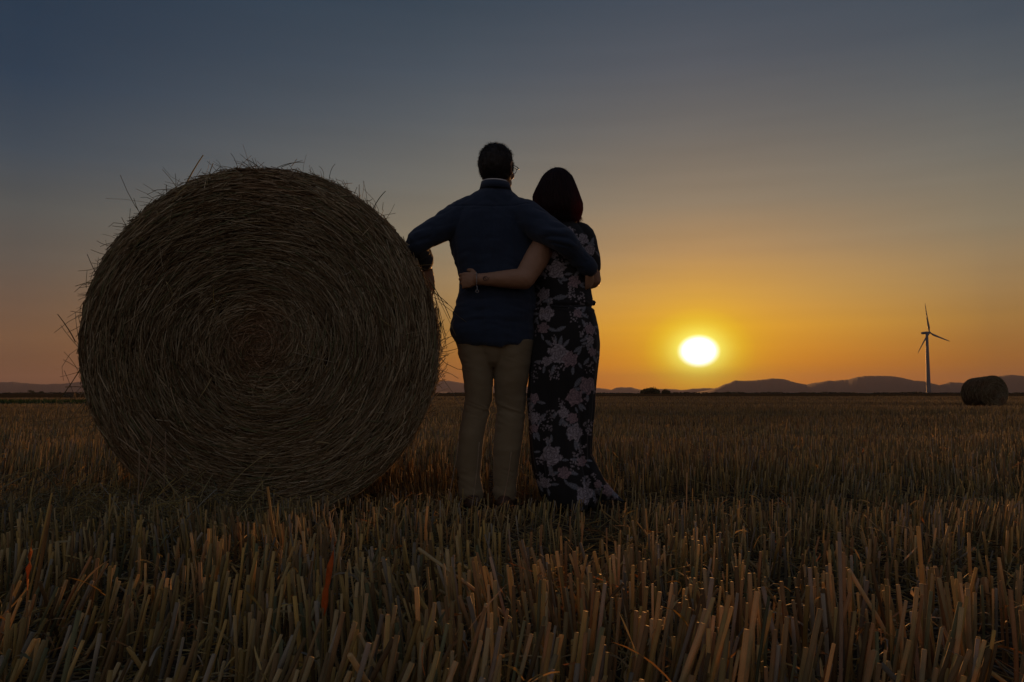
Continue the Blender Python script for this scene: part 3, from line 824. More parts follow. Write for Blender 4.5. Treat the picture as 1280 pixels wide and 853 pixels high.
def green_strip():
    rg = RNG; n = 26000
    x = rg.uniform(-62, -14, n); y = 43 + .04 * x + rg.normal(0, 1.5, n) 
    z = ground_z(x, y); P = np.stack([x, y, z], 1)
    k = n2(x, y, .12, 70) > -.75; P = P[k]; n = len(P)
    d = np.stack([rg.normal(0, .4, n), rg.normal(0, .4, n), np.ones(n)], 1); d /= np.linalg.norm(d, axis=1, keepdims=True)
    up = np.tile([[0, 0, -1.0]], (n, 1)) + rg.normal(0, .3, (n, 3))
    col = np.array([[.05, .085, .025]]) * rg.uniform(.6, 1.3, (n, 1))
    b = Batch(); b.add(*blades(P, d, up, rg.uniform(.14, .3, n), rg.uniform(.03, .06, n), rg.uniform(.2, 1.2, n), col, 2))
    tag(b.build('green_crop', M_green), 'strip of low green plants across the far stubble on the left', 'plants', kind='stuff')
green_strip()

# single stems and leaves that stand out near the camera
def leaf_thing(name, px, py0, py1, Y, wdt, col, label, cat, lean_px=0, curl=.25):
    a, b_ = W(px + lean_px, py1, Y), W(px, py0, Y)
    d = (b_ - a); ln = d.length; d.normalize(); n = 1
    V, F, C, _ = blades(np.array([a]), np.array([d]), np.array([[.5, .3, .2]]), np.array([ln]), np.array([wdt]), np.array([curl]), np.array([col]), 8)
    V2 = V + np.array([0, .0012, 0]); m = len(V); 
    rim = []
    k = m // 2
    for j in range(k - 1): rim += [(2 * j, 2 * j + 2, m + 2 * j + 2, m + 2 * j), (2 * j + 1, m + 2 * j + 1, m + 2 * j + 3, 2 * j + 3)]
    g0 = gz(a.x, Y); sv, sf, sc, sx = straws(np.array([[a.x - .012, Y, g0 - .01]]), np.array([a]) + np.array([[0, .0006, .01]]), np.array([[.004, 0, 0]]), np.array([.0022]), np.array([[.4, .3, .15]]), 6, 4)
    base = (a.x - .012, Y, g0)
    o = np_mesh(name, np.concatenate([V, V2, sv]), [np.concatenate([F, F[:, ::-1] + m, np.array(rim), sf + 2 * m])], M_leaf, np.concatenate([C, C, sc]), True, None, base)
    tag(o, label, cat); return o
leaf_thing('dry_leaf', 414, 677, 768, 1.36, .0165, (.80, .24, .05), 'broad orange dry leaf standing upright in the foreground stubble below the big bale', 'leaf', -10)
leaf_thing('dry_leaf', 35, 675, 745, 1.45, .009, (.55, .22, .06), 'narrow orange dry leaf upright in the stubble at the lower left', 'leaf', -1)

def stem_thing(px0, py0, px1, py1, Y, r, col, label):
    """stem from its foot (px0,py0) to its tip (px1,py1)"""
    a, b_ = np.array(W(px0, py0, Y)), np.array(W(px1, py1, Y + .02))
    V, F, C, ex = straws(a[None], b_[None], np.array([[.004, 0, 0]]), np.array([r]), np.array([col]), 6, 6, taper=.85)
    o = np_mesh('straw_stem', V, [F] + ex, M_straw, C, True, None, tuple(a)); tag(o, label, 'straw stem'); return o
stem_thing(30, 800, 63, 631, 1.85, .0048, (.44, .26, .10), 'thick leaning golden stem rising above the stubble at the lower left')
stem_thing(176, 625, 190, 545, 3.2, .0026, (.42, .28, .17), 'tall thin stem in front of the big bale, near its lower left')
stem_thing(171, 632, 174, 562, 3.1, .003, (.40, .31, .2), 'shorter pale stem left of the tall thin stem before the big bale')
stem_thing(203, 632, 207, 540, 3.3, .002, (.40, .3, .2), 'slender upright stem right of the tall thin stem before the big bale')
stem_thing(590, 632, 599, 553, 3.35, .0022, (.42, .34, .24), 'slender stem standing up in front of the left trouser leg')
stem_thing(628, 630, 639, 565, 3.45, .0022, (.40, .32, .22), 'slender stem standing up in front of the right trouser leg')
stem_thing(560, 625, 573, 552, 3.3, .0022, (.42, .33, .22), 'slender stem beside the outer side of the left trouser leg')

# ------------------------------------------------------------------ people: building tools
def loft_rings(rings, n=44, power=1.0):
    """rings: (centre, rx, ry[, yaw]) in horizontal planes, bottom to top or top to bottom; closed shell"""
    V = []; F = []
    for c, rx, ry, *yw in rings:
        y = yw[0] if yw else 0.0
        for k in range(n):
            a = 2 * math.pi * k / n; ca, sa = math.cos(a), math.sin(a)
            x = math.copysign(abs(ca) ** power, ca) * rx; z = math.copysign(abs(sa) ** power, sa) * ry
            V.append((c[0] + x * math.cos(y) - z * math.sin(y), c[1] + x * math.sin(y) + z * math.cos(y), c[2]))
    m = len(rings)
    for j in range(m - 1):
        for k in range(n): F.append((j * n + k, j * n + (k + 1) % n, (j + 1) * n + (k + 1) % n, (j + 1) * n + k))
    b = len(V); V.append(tuple(rings[0][0])); V.append(tuple(rings[-1][0]))
    T = [(b, (k + 1) % n, k) for k in range(n)] + [(b + 1, (m - 1) * n + k, (m - 1) * n + (k + 1) % n) for k in range(n)]
    return V, F + T

def catmull(pts, sub=5):
    P = [np.array(p, float) for p in pts]; out = []
    for i in range(len(P) - 1):
        p0 = P[max(i - 1, 0)]; p1 = P[i]; p2 = P[i + 1]; p3 = P[min(i + 2, len(P) - 1)]
        for k in range(sub):
            t = k / sub
            out.append(.5 * ((2 * p1) + (-p0 + p2) * t + (2 * p0 - 5 * p1 + 4 * p2 - p3) * t * t + (-p0 + 3 * p1 - 3 * p2 + p3) * t ** 3))
    out.append(P[-1]); return out

def tube(path, rads, n=18, up=None, sub=5, caps=True):
    """smooth tube; rads: r or (r_side, r_up) per point"""
    rads = [(r, r) if isinstance(r, (int, float)) else r for r in rads]
    Q = catmull([tuple(p) + tuple(r) for p, r in zip(path, rads)], sub)
    pts = [Vector(q[:3]) for q in Q]; rr = [(max(q[3], .001), max(q[4], .001)) for q in Q]
    T = []
    for i in range(len(pts)):
        a = pts[max(i - 1, 0)]; b = pts[min(i + 1, len(pts) - 1)]; T.append((b - a).normalized())
    if caps:       # rounded ends
        def capend(p, t, r, sgn):
            out = []
            for k in (1, 2, 3):
                a = k / 3 * math.pi / 2 * .93; out.append((p + t * sgn * min(r) * math.sin(a), (r[0] * math.cos(a), r[1] * math.cos(a))))
            return out
        s = capend(pts[0], T[0], rr[0], -1)[::-1]; e = capend(pts[-1], T[-1], rr[-1], 1)
        pts = [x[0] for x in s] + pts + [x[0] for x in e]; rr = [x[1] for x in s] + rr + [x[1] for x in e]
        T = [T[0]] * 3 + T + [T[-1]] * 3
    u = Vector(up) if up is not None else (Vector((0, 0, 1)) if abs(T[0].z) < .85 else Vector((0, 1, 0)))
    V = []; F = []
    for p, t, r in zip(pts, T, rr):
        u = (u - t * u.dot(t)).normalized(); s = t.cross(u)
        for k in range(n):
            a = 2 * math.pi * k / n; V.append(tuple(p + s * math.cos(a) * r[0] + u * math.sin(a) * r[1]))
    m = len(pts)
    for j in range(m - 1):
        for k in range(n): F.append((j * n + k, (j + 1) * n + k, (j + 1) * n + (k + 1) % n, j * n + (k + 1) % n))
    b = len(V); V.append(tuple(pts[0])); V.append(tuple(pts[-1]))
    F += [(b, k, (k + 1) % n) for k in range(n)] + [(b + 1, (m - 1) * n + (k + 1) % n, (m - 1) * n + k) for k in range(n)]
    return V, F

def ellip(c, r, rot=None, n=26, m=16, fn=None):
    V = []; F = []
    for j in range(1, m):
        p = math.pi * j / m
        for k in range(n):
            a = 2 * math.pi * k / n
            v = Vector((math.sin(p) * math.cos(a) * r[0], math.sin(p) * math.sin(a) * r[1], math.cos(p) * r[2]))
            if fn: v = fn(v)
            if rot is not None: v = rot @ v
            V.append(tuple(Vector(c) + v))
    for j in range(m - 2):
        for k in range(n): F.append((j * n + k, (j + 1) * n + k, (j + 1) * n + (k + 1) % n, j * n + (k + 1) % n))
    b = len(V)
    for s in (1, -1):
        v = Vector((0, 0, r[2] * s)); 
        if fn: v = fn(v)
        if rot is not None: v = rot @ v
        V.append(tuple(Vector(c) + v))
    F += [(b, k, (k + 1) % n) for k in range(n)] + [(b + 1, (m - 2) * n + (k + 1) % n, (m - 2) * n + k) for k in range(n)]
    return V, F

def fuse(name, shells, mat, parent, base, voxel=.0035, smooth=3, disp=None, cols=None, keep=False):
    """join closed shells into one continuous surface (voxel remesh), then shape it vertex by vertex"""
    V = []; F = []
    for v, f in shells:
        o = len(V); V += list(v); F += [tuple(i + o for i in q) for q in f]
    me = bpy.data.meshes.new('tmp'); me.from_pydata([tuple(x) for x in V], [], F); me.update()
    import bmesh
    bm = bmesh.new(); bm.from_mesh(me)
    bmesh.ops.recalc_face_normals(bm, faces=bm.faces); bm.to_mesh(me); bm.free()
    ob = bpy.data.objects.new('tmp', me); COL.objects.link(ob)
    md = ob.modifiers.new('r', 'REMESH'); md.mode = 'VOXEL'; md.voxel_size = voxel; md.use_smooth_shade = True
    if smooth:
        sm = ob.modifiers.new('s', 'SMOOTH'); sm.factor = .5; sm.iterations = smooth
    dg = bpy.context.evaluated_depsgraph_get(); dg.update()
    nm = bpy.data.meshes.new_from_object(ob.evaluated_get(dg)); nm.name = name
    bpy.data.objects.remove(ob); bpy.data.meshes.remove(me)
    co = get_co(nm)
    if disp is not None:
        no = get_no(nm); co = disp(co, no)
    if cols is not None: set_cols(nm, cols(co))
    set_co(nm, co - np.array(base))
    nm.polygons.foreach_set('use_smooth', np.ones(len(nm.polygons), bool))
    nm.materials.clear(); nm.materials.append(mat)
    o = bpy.data.objects.new(name, nm); COL.objects.link(o); o.location = base if parent is None else (0, 0, 0)
    if parent: o.parent = parent
    return o

def plain(name, shells, mat, parent, base, cols=None, smooth=True):
    V = []; F = []
    for v, f in shells:
        o = len(V); V += [tuple(Vector(x) - Vector(base)) for x in v]; F += [tuple(i + o for i in q) for q in f]
    me = bpy.data.meshes.new(name); me.from_pydata(V, [], F); me.update()
    me.polygons.foreach_set('use_smooth', np.full(len(F), smooth)); me.materials.append(mat)
    if cols is not None: set_cols(me, cols)
    o = bpy.data.objects.new(name, me); COL.objects.link(o); o.parent = parent; return o

def sil(rows, inset=0.0):
    """rows (py, px_left, px_right, depth radius, Y centre) -> loft rings"""
    out = []
    for py, a, b, ry, Y in rows:
        A, B = W(a, py, Y), W(b, py, Y); out.append(((A + B) / 2, (B.x - A.x) / 2 - inset, ry - inset))
    return out

def rot_axis(v, ax, a): return Matrix.Rotation(a, 3, ax) @ v

def hand(wr, d, nrm, side, wrist_r, scale=1.0, curl=(.35, .5, .35), spread=.08, thumb=(.9, .35), start=None):
    """palm, four fingers and a thumb; d finger direction, nrm the way the palm faces, side towards the thumb"""
    d = Vector(d).normalized(); nrm = Vector(nrm); nrm = (nrm - d * nrm.dot(d)).normalized()
    s = d.cross(nrm).normalized()
    if s.dot(Vector(side)) < 0: s = -s
    k = scale; sh = []
    P = Vector(wr)
    # palm: broad flattened tube, side radius along s
    sh.append(tube([P - d * .012, P + d * .018 * k, P + d * .05 * k, P + d * .085 * k + nrm * .004], [(wrist_r * .8, wrist_r * 1.05), (.016 * k, .030 * k), (.015 * k, .040 * k), (.012 * k, .041 * k)], n=20, up=s, sub=4))
    curlax = d.cross(nrm)
    L = [.072, .080, .075, .060]; Rd = [.0092, .0095, .009, .0078]
    for i in range(4):
        off = (.029 - i * .0195) * k
        p = P + d * (.078 - .004 * abs(i - 1.2)) * k + s * off
        dd = rot_axis(d, nrm, 0); dd = (d + s * spread * (1.5 - i)).normalized()
        c = [curl[0] * (1 + .12 * (i - 1)), curl[1] * (1 + .1 * (i - 1)), curl[2]]
        pts = [p - d * .018 * k, p]; rr = [Rd[i] * k * .9, Rd[i] * k * 1.08]
        seg = [.46, .31, .23]
        for j in range(3):
            dd = rot_axis(dd, curlax, c[j]); mid = pts[-1] + dd * L[i] * k * seg[j] * .5
            pts += [mid, mid + dd * L[i] * k * seg[j] * .5]; t = 1 - .12 * (j + 1)
            rr += [Rd[i] * k * (t + .02), Rd[i] * k * (t + .03 if j < 2 else t - .12)]
        sh.append(tube(pts, rr, n=12, up=nrm, sub=3))
    tp = P + d * .022 * k + s * .026 * k + nrm * .004
    td = (s * thumb[0] + d * .75 + nrm * thumb[1]).normalized(); t2 = (s * thumb[0] * .35 + d * 1.0 + nrm * thumb[1] * 1.3).normalized()
    sh.append(tube([tp - td * .01, tp + td * .022 * k, tp + td * .042 * k, tp + td * .042 * k + t2 * .017 * k, tp + td * .042 * k + t2 * .032 * k], [.014 * k, .0135 * k, .0108 * k, .0102 * k, .0078 * k], n=14, sub=3))
    return sh

def head_shells(c, yaw, tilt, k=1.0, width=1.0, female=False):
    """head with jaw, nose, brow, lips, ears; local +Y is the face direction"""
    Rm = Matrix.Rotation(-yaw, 3, 'Z') @ Matrix.Rotation(tilt, 3, 'X'); c = Vector(c)
    def L_(x, y, z): return c + Rm @ Vector((x * k * width, y * k, z * k))
    sh = []
    def skull(v):
        z = v.z
        if z < 0: f = 1 - .22 * (-z / (.115 * k)) ** 1.3; v = Vector((v.x * f, v.y * (f if v.y < 0 else 1 - .05 * (-z / .115)), v.z))
        if v.y > 0: v = Vector((v.x * (1 - .13 * v.y / (.1 * k)), v.y, v.z))
        return v
    sh.append(ellip(c, (.076 * k * width, .097 * k, .115 * k), Rm, fn=skull, n=36, m=24))
    sh.append(ellip(L_(0, .052, -.062), (.048 * k * width, .046 * k, .056 * k), Rm))           # jaw
    sh.append(ellip(L_(0, .088, -.097), (.020 * k, .016 * k, .015 * k), Rm))                   # chin
    sh.append(tube([L_(0, .094, .014), L_(0, .104, -.008), L_(0, .116, -.030), L_(0, .100, -.038)], [.0075 * k, .009 * k, .0125 * k, .008 * k], n=12, sub=3))   # nose
    for s in (-1, 1): sh.append(ellip(L_(s * .011, .104, -.033), (.0075 * k, .009 * k, .007 * k), Rm, n=12, m=8))
    sh.append(tube([L_(-.042, .078, .030), L_(-.02, .093, .034), L_(.02, .093, .034), L_(.042, .078, .030)], [.009 * k] * 4, n=10, sub=3))   # brow
    for s in (-1, 1): sh.append(ellip(L_(s * .040, .070, -.025), (.020 * k, .020 * k, .020 * k), Rm, n=14, m=10))      # cheeks
    sh.append(tube([L_(-.022, .092, -.060), L_(0, .100, -.058), L_(.022, .092, -.060)], [.0035 * k, .006 * k, .0035 * k], n=10, sub=3))
    sh.append(tube([L_(-.020, .090, -.068), L_(0, .098, -.069), L_(.020, .090, -.068)], [.0035 * k, .0068 * k, .0035 * k], n=10, sub=3))
    for s in (-1, 1):                                                                          # ears
        e = [(s * .076, .006, -.028), (s * .080, -.006, -.014), (s * .085, -.014, .006), (s * .086, -.010, .022), (s * .082, .002, .026), (s * .078, .010, .014)]
        sh.append(tube([L_(*p) for p in e], [.0075 * k, .0060 * k, .0055 * k, .0055 * k, .0055 * k, .005 * k], n=10, sub=4))
        sh.append(ellip(L_(s * .078, -.001, .002), (.006 * k, .013 * k, .024 * k), Rm, n=12, m=8))
    return sh, L_, Rm

def eyes(L_, parent, base, k=1.0):
    for s in (-1, 1):
        e = plain('eye', [ellip(L_(s * .032, .0775, .005), (.0115 * k, .0115 * k, .0085 * k), n=16, m=12)], M_eye, parent, base)
        plain('iris', [ellip(L_(s * .032, .0858, .005), (.0056 * k, .0045 * k, .0056 * k), n=12, m=8)], M_black, e, base)

# ================================================================== the man
MAN_BASE = Vector((W(611, 620, MY).x, MY, 0.0))
man = empty('person', MAN_BASE)
tag(man, 'man in navy shirt and beige trousers leaning an elbow on the big bale', 'person')
mb = MAN_BASE
TY = MY + .03
torso_rows = [(434.5, 581, 662, .126, TY), (430, 572, 667, .136, TY), (425, 567, 668.5, .138, TY), (419, 562.5, 669, .141, TY), (413, 561, 669, .142, TY), (400, 563, 669, .145, TY), (388, 567, 672, .140, TY), (376, 571, 672, .134, TY), (362, 574.5, 669, .126, TY),
              (348, 575, 669, .120, TY), (334, 571.5, 669, .120, TY), (320, 566, 669, .124, TY), (308, 562.5, 669, .128, TY), (294, 560.5, 670, .130, TY), (280, 559.5, 668, .126, TY), (270, 561, 664, .118, TY),
              (262, 566, 660, .108, TY), (255, 573, 656, .104, TY + .002), (249, 582, 651, .098, TY), (243, 592, 644, .090, TY - .002), (237, 599, 639, .078, TY - .002), (233, 600.5, 638, .074, TY)]
SH_L, EL_L, WR_L = W(574, 272, MY + .02), W(522, 303, MY - .05), W(533, 334, MY + .14)
SH_R, EL_R, WR_R = W(651, 268, MY + .0), W(703, 300, MY - .135), W(736, 335, MY - .05)
leg_l = [(425, 570, 618, .10, TY), (440, 572.5, 618, .100, TY), (457, 576.5, 616.5, .094, TY), (478, 580, 615.5, .086, TY), (497, 581.5, 615.3, .078, TY + .005), (509, 580.2, 614.2, .074, TY + .005), (520, 577.8, 611.5, .070, TY),
         (533, 575.5, 608, .069, TY - .005), (548, 573.6, 605, .067, TY - .012), (562, 572, 603.3, .064, TY - .012), (577, 571.3, 602, .060, TY - .005), (592, 572.5, 600, .057, TY), (606, 573, 602, .060, TY + .005), (616, 573, 604, .064, TY + .005), (625, 576, 603, .060, TY + .005)]
leg_r = [(425, 615, 668, .105, TY), (440, 616, 665.5, .104, TY), (457, 617, 663, .098, TY), (478, 618.3, 659.5, .089, TY), (494, 619, 657.3, .081, TY + .01), (512, 620, 656.3, .077, TY + .012), (524, 619.6, 656, .074, TY + .005),
         (535, 618.4, 655, .072, TY), (548, 617.5, 653.6, .069, TY - .008), (562, 616.6, 651.6, .066, TY - .01), (577, 616, 649.3, .062, TY - .004), (592, 617, 647.5, .058, TY), (606, 617.3, 646, .060, TY + .005), (616, 616.5, 646.5, .063, TY + .005), (625, 619, 645, .060, TY + .005)]
# body
HC = W(621.8, 211.5, MY + .035)
HY = R(28)
hs, HL, HR = head_shells(HC, HY, R(2), k=.975, width=1.03)
body = list(hs)
body.append(tube([W(620, 250, MY + .015), W(620, 238, MY + .018), W(621.5, 226, MY + .028), W(622, 215, MY + .035)], [.060, .0565, .0545, .055], n=24))
body.append(loft_rings(sil([r for r in torso_rows[2:]], .012)))
body.append(loft_rings(sil(leg_l[:-1], .010))); body.append(loft_rings(sil(leg_r[:-1], .010)))
for lr in (leg_l, leg_r):
    p = W((lr[-1][1] + lr[-1][2]) / 2, 617, TY + .01)
    body.append(tube([(p.x, p.y, .16), (p.x, p.y, .07), (p.x, p.y + .03, .045)], [.036, .034, .03]))
body.append(tube([SH_L, (SH_L + EL_L) / 2, EL_L], [.060, .050, .042])); body.append(tube([EL_L, (EL_L * .6 + WR_L * .4), WR_L], [.043, .043, .028]))
body.append(tube([SH_R, (SH_R + EL_R) / 2, EL_R], [.062, .054, .045])); body.append(tube([EL_R, (EL_R * .6 + WR_R * .4), WR_R], [.045, .044, .029]))
body += hand(WR_L, (.16, -.02, -1), (-.75, .65, 0), (.3, .6, 0), .029, 1.05, curl=(.22, .35, .25), thumb=(.55, .5))
body += hand(WR_R, (.10, .42, -.80), (-.75, .50, .0), (.3, .8, .3), .027, 1.06, curl=(.35, .5, .4), thumb=(.5, .6))
def skin_disp(co, no): return co + no * (.0009 * fbm(co * 55, 2))[:, None]
fuse('body', body, M_skin, man, mb, .0034, 2, skin_disp)
eyes(HL, man, mb)
# hair
def man_hair():
    Rm = HR
    def trim(v):
        if v.z < -.02: v = Vector((v.x * (1 - .8 * (-v.z - .02)), v.y * (1 - 1.2 * (-v.z - .02)), v.z))
        return v
    sh = [ellip(HL(0, -.020, .018), (.0855, .0905, .108), Rm, n=40, m=28, fn=trim), ellip(HL(0, .028, .075), (.062, .058, .042), Rm)]
    sh.append(ellip(HL(-.006, .01, .108), (.035, .04, .017), Rm)); sh.append(ellip(HL(.02, -.01, .106), (.03, .035, .014), Rm))
    for s in (-1, 1): sh.append(tube([HL(s * .072, .022, .02), HL(s * .074, .020, -.004), HL(s * .072, .022, -.02)], [.009, .007, .004], n=10))
    def d(co, no): return co + no * (.0028 * fbm(co * np.array([70, 70, 45]), 3))[:, None]
    o = fuse('hair', sh, M_hair_m, man, mb, .003, 2, d, cols=lambda c: np.array([[.022, .017, .014]]) * np.ones((len(c), 3)))
    co = get_co(o.data) + np.array(mb); no = get_no(o.data); n = 5200
    i = RNG.integers(0, len(co), n); P = co[i]; Nn = no[i]
    crown = np.array(HL(0, -.03, .13)); fl = P - crown; fl -= Nn * (fl * Nn).sum(1, keepdims=True); fl /= np.linalg.norm(fl, axis=1, keepdims=True) + 1e-6
    l = RNG.uniform(.006, .016, n)[:, None]; top = (P[:, 2] > HC.z + .07)[:, None]
    D = fl * .8 + Nn * (.30 + .35 * top) + RNG.normal(0, .25, (n, 3))
    b = Batch(); b.add(*straws(P - Nn * .001, P + D * l, Nn * .0015, np.full(n, .0006), np.array([[.03, .022, .018]]) * RNG.uniform(.5, 1.5, (n, 1)), 3, 2, taper=.4))
    b.build('hair_strand', M_hair_m, o, True, None).data.transform(Matrix.Translation(-mb)); bpy.data.objects[-1] if False else None
    for ch in o.children: ch['kind'] = 'stuff'
man_hair()
# glasses
def glasses():
    fr = []
    for s in (-1, 1):
        ring = [HL(s * .035 + .024 * math.cos(a), .1065 - .010 * abs(s * .035 + .024 * math.cos(a)) / .06, .005 + .018 * math.sin(a)) for a in np.linspace(0, 2 * math.pi, 21)]
        fr.append(tube(ring, [.0015] * 21, n=8, sub=1))
        fr.append(tube([HL(s * .059, .096, .010), HL(s * .077, .086, .010), HL(s * .083, .04, .012), HL(s * .084, -.004, .008)], [.002, .0022, .002, .0018], n=8))
    fr.append(tube([HL(-.012, .108, .010), HL(0, .111, .013), HL(.012, .108, .010)], [.0014] * 3, n=8))
    g = plain('glasses', fr, M_black, man, mb)
    for s in (-1, 1):
        plain('lens', [ellip(HL(s * .035, .101, .005), (.0225, .0016, .0168), HR, n=24, m=10)], M_glass, g, mb)
glasses()
# shirt
def fold_shirt(co, no):
    x, y, z = co.T; cx = MAN_BASE.x; r = (x - cx)
    tors = np.exp(-np.clip(np.abs(r) - .2, 0, 1) ** 2 / .002)
    f = .0085 * fbm(np.stack([x * 16 + 1.5 * z, y * 8, z * 3.0], 1), 3) * tors
    f += .011 * (np.abs(fbm(np.stack([x * 9, y * 9, z * 26 + 7 * np.abs(r)], 1), 2)) - .3) * (1 - tors * .65)
    f += .006 * fbm(np.stack([x * 7, y * 7, z * 34], 1), 2) * np.exp(-((z - W(0, 385, MY).z) / .10) ** 2)
    zy = W(0, 262, MY).z                                          # yoke seam and box pleat on the back
    back = (no[:, 1] < -.2)
    f -= .004 * np.exp(-((z - zy - .1 * np.abs(r) ** 1.5) / .0035) ** 2) * back * (np.abs(r) < .2)
    f -= .0045 * (np.exp(-((r - .012 - .02 * (zy - z)) / .0035) ** 2) + np.exp(-((r + .030 + .02 * (zy - z)) / .0035) ** 2)) * back * (z < zy) * np.clip((z - zy + .5) * 2, 0, 1)
    return co + no * f[:, None]
def sleeve(a, e, w, t_end, r0, r1, r2, r3):
    c = e.lerp(w, t_end); return tube([a, a.lerp(e, .45), e, e.lerp(w, t_end * .5), c], [r0, r1, r2, r3, r3 * .96], n=26, caps=True)
shirt = [loft_rings(sil(torso_rows)),
         tube([W(592, 262, MY + .02), SH_L, SH_L.lerp(EL_L, .42), EL_L, EL_L.lerp(WR_L, .40), EL_L.lerp(WR_L, .62)], [.075, .080, .072, .060, .051, .047], n=28),
         tube([W(632, 262, MY + .02), SH_R + Vector((0, -.01, -.004)), SH_R.lerp(EL_R, .45), EL_R, EL_R.lerp(WR_R, .45), EL_R.lerp(WR_R, .88)], [.070, .083, .078, .064, .052, .044], n=28)]
sh_o = fuse('shirt', shirt, M_shirt, man, mb, .0048, 4, fold_shirt)
# collar: stand and fold as a band round the neck
def band(center, rx, ry, h, th, tiltf, n=48, a0=0, a1=2 * math.pi, flare=0.0):
    V = []; F = []; closed = abs(a1 - a0 - 2 * math.pi) < .01; m = n if closed else n + 1
    for k in range(m):
        a = a0 + (a1 - a0) * k / n; c, s = math.cos(a), math.sin(a)
        for (q, zz) in ((0, 0), (th, 0), (th + flare * .0, h), (0, h)):
            q2 = q + (flare if zz == 0 else 0)
            V.append((center[0] + (rx + q2) * c, center[1] + (ry + q2) * s, center[2] + zz + tiltf(c, s)))
    for k in range(n):
        a, b = k * 4, ((k + 1) % m) * 4
        for j in range(4): F.append((a + j, a + (j + 1) % 4, b + (j + 1) % 4, b + j))
    if not closed: F += [(0, 3, 2, 1), (n * 4, n * 4 + 1, n * 4 + 2, n * 4 + 3)]
    return V, F
cc = W(619.5, 238.5, MY + .020)
plain('collar', [band(cc, .068, .070, .038, .005, lambda c, s: -.012 * max(s, 0) - .004 * c, flare=.009, a0=R(-262), a1=R(82))], M_shirt, sh_o, mb)
plain('collar_band', [band(cc + Vector((-.003, 0, .037)), .0595, .0615, .0085, .0035, lambda c, s: -.022 * max(s, 0) + .003 * (c < 0) * -c)], M_white, sh_o, mb)
for a, b, t, r in ((EL_L, WR_L, .66, .048), (EL_R, WR_R, .90, .0455)):
    p = a.lerp(b, t); d = (b - a).normalized()
    plain('cuff', [tube([p - d * .022, p, p + d * .02], [r + .001, r + .003, r], n=28, caps=True)], M_shirt, sh_o, mb)
# trousers
def fold_trousers(co, no):
    x, y, z = co.T; zk = W(0, 515, MY).z; za = W(0, 600, MY).z
    f = .0035 * fbm(np.stack([x * 10, y * 10, z * 9], 1), 3)
    f += .009 * (.35 - np.abs(fbm(np.stack([x * 7, y * 7, z * 38 + x * 14], 1), 2))) * (np.exp(-((z - zk) / .06) ** 2) + .55 * np.exp(-((z - za) / .06) ** 2) + .35 * np.exp(-((z - W(0, 445, MY).z) / .05) ** 2))
    f += .0022 * fbm(np.stack([x * 5 + z * 20, y * 5, z * 22 - x * 9], 1), 2)
    return co + no * f[:, None]
pelvis = [(414, 568, 664, .118, TY), (426, 570.5, 666, .112, TY), (434, 588, 646, .106, TY), (444, 596, 638, .099, TY), (453, 603, 631, .085, TY), (460, 609, 625, .055, TY)]
tr = fuse('trousers', [loft_rings(sil(leg_l)), loft_rings(sil(leg_r)), loft_rings(sil(pelvis))], M_trou, man, mb, .0048, 9, fold_trousers)
# shoes
for px_, yw in ((589.5, R(-8)), (632, R(6))):
    c = W(px_, 617, TY + .01); g = gz(c.x, c.y)
    Rm = Matrix.Rotation(-yw, 3, 'Z'); T = lambda x, y, z: Vector((c.x, c.y, g)) + Rm @ Vector((x, y, z))
    up_ = [tube([T(0, -.065, .038), T(0, -.03, .048), T(0, .05, .048), T(0, .13, .036), T(0, .185, .026)], [(.036, .040), (.040, .045), (.043, .040), (.046, .028), (.036, .020)], n=20, up=(0, 0, 1)), tube([T(0, -.03, .05), T(0, -.02, .085)], [.038, .038], n=20)]
    s_ = fuse('shoe', up_, M_leather, man, mb, .004, 2)
    V = []; pts = []
    for k in range(28):
        a = 2 * math.pi * k / 28; rx = .048 * (1 + .12 * math.sin(a)); pts.append((math.cos(a) * rx, .05 + math.sin(a) * .15))
    V = [tuple(T(x, y, .018)) for x, y in pts] + [tuple(T(x, y, -.004)) for x, y in pts]
    F = [tuple(range(28)), tuple(range(55, 27, -1))] + [(k, 28 + k, 28 + (k + 1) % 28, (k + 1) % 28) for k in range(28)]
    plain('sole', [(V, F)], M_black, s_, mb, smooth=False)
# watch on the arm that rests on the bale
d_ = (WR_L - EL_L).normalized(); p_ = EL_L.lerp(WR_L, .84)
wt = plain('wristwatch', [tube([p_ - d_ * .010, p_ + d_ * .010], [.0335, .0335], n=26, caps=False)], M_black, man, mb)
plain('watch_case', [tube([p_ + Vector((.026, -.014, .004)), p_ + Vector((.036, -.019, .006))], [.017, .017], n=20, caps=False)], M_metal, wt, mb)

# ================================================================== the woman
WY = MY + .05
WOMAN_BASE = Vector((W(712, 620, WY).x, WY, 0.0))
woman = empty('person', WOMAN_BASE)
tag(woman, 'woman with red-black bob and long floral dress, her arm round the man', 'person')
wb = WOMAN_BASE
dress_rows = [(631, 688, 742, .20, WY), (624, 681, 745, .20, WY), (614, 676.5, 744, .195, WY), (600, 672.5, 742, .185, WY), (585, 667.5, 740, .175, WY), (570, 664.5, 738.5, .165, WY), (550, 662, 739.5, .155, WY), (530, 660.5, 741, .15, WY),
              (500, 659.5, 743.5, .148, WY), (480, 660, 745.5, .150, WY), (460, 661, 748, .152, WY), (445, 662.5, 749.5, .155, WY), (430, 664, 749.8, .158, WY), (415, 666, 748.5, .156, WY), (400, 664, 745.5, .148, WY), (388, 665, 742.5, .138, WY),
              (378, 666, 741, .128, WY), (366, 666, 739.5, .122, WY), (350, 667, 738, .122, WY), (335, 668, 738, .124, WY), (320, 671, 739, .124, WY), (308, 678, 739, .120, WY), (298, 682, 737, .112, WY), (290, 686, 732, .098, WY), (283, 690, 726, .080, WY), (278, 694, 719, .062, WY)]
SHW_L, ELW_L, WRW_L = W(689, 293, WY - .03), W(655, 349, MY - .125), W(599, 349.5, MY - .135)
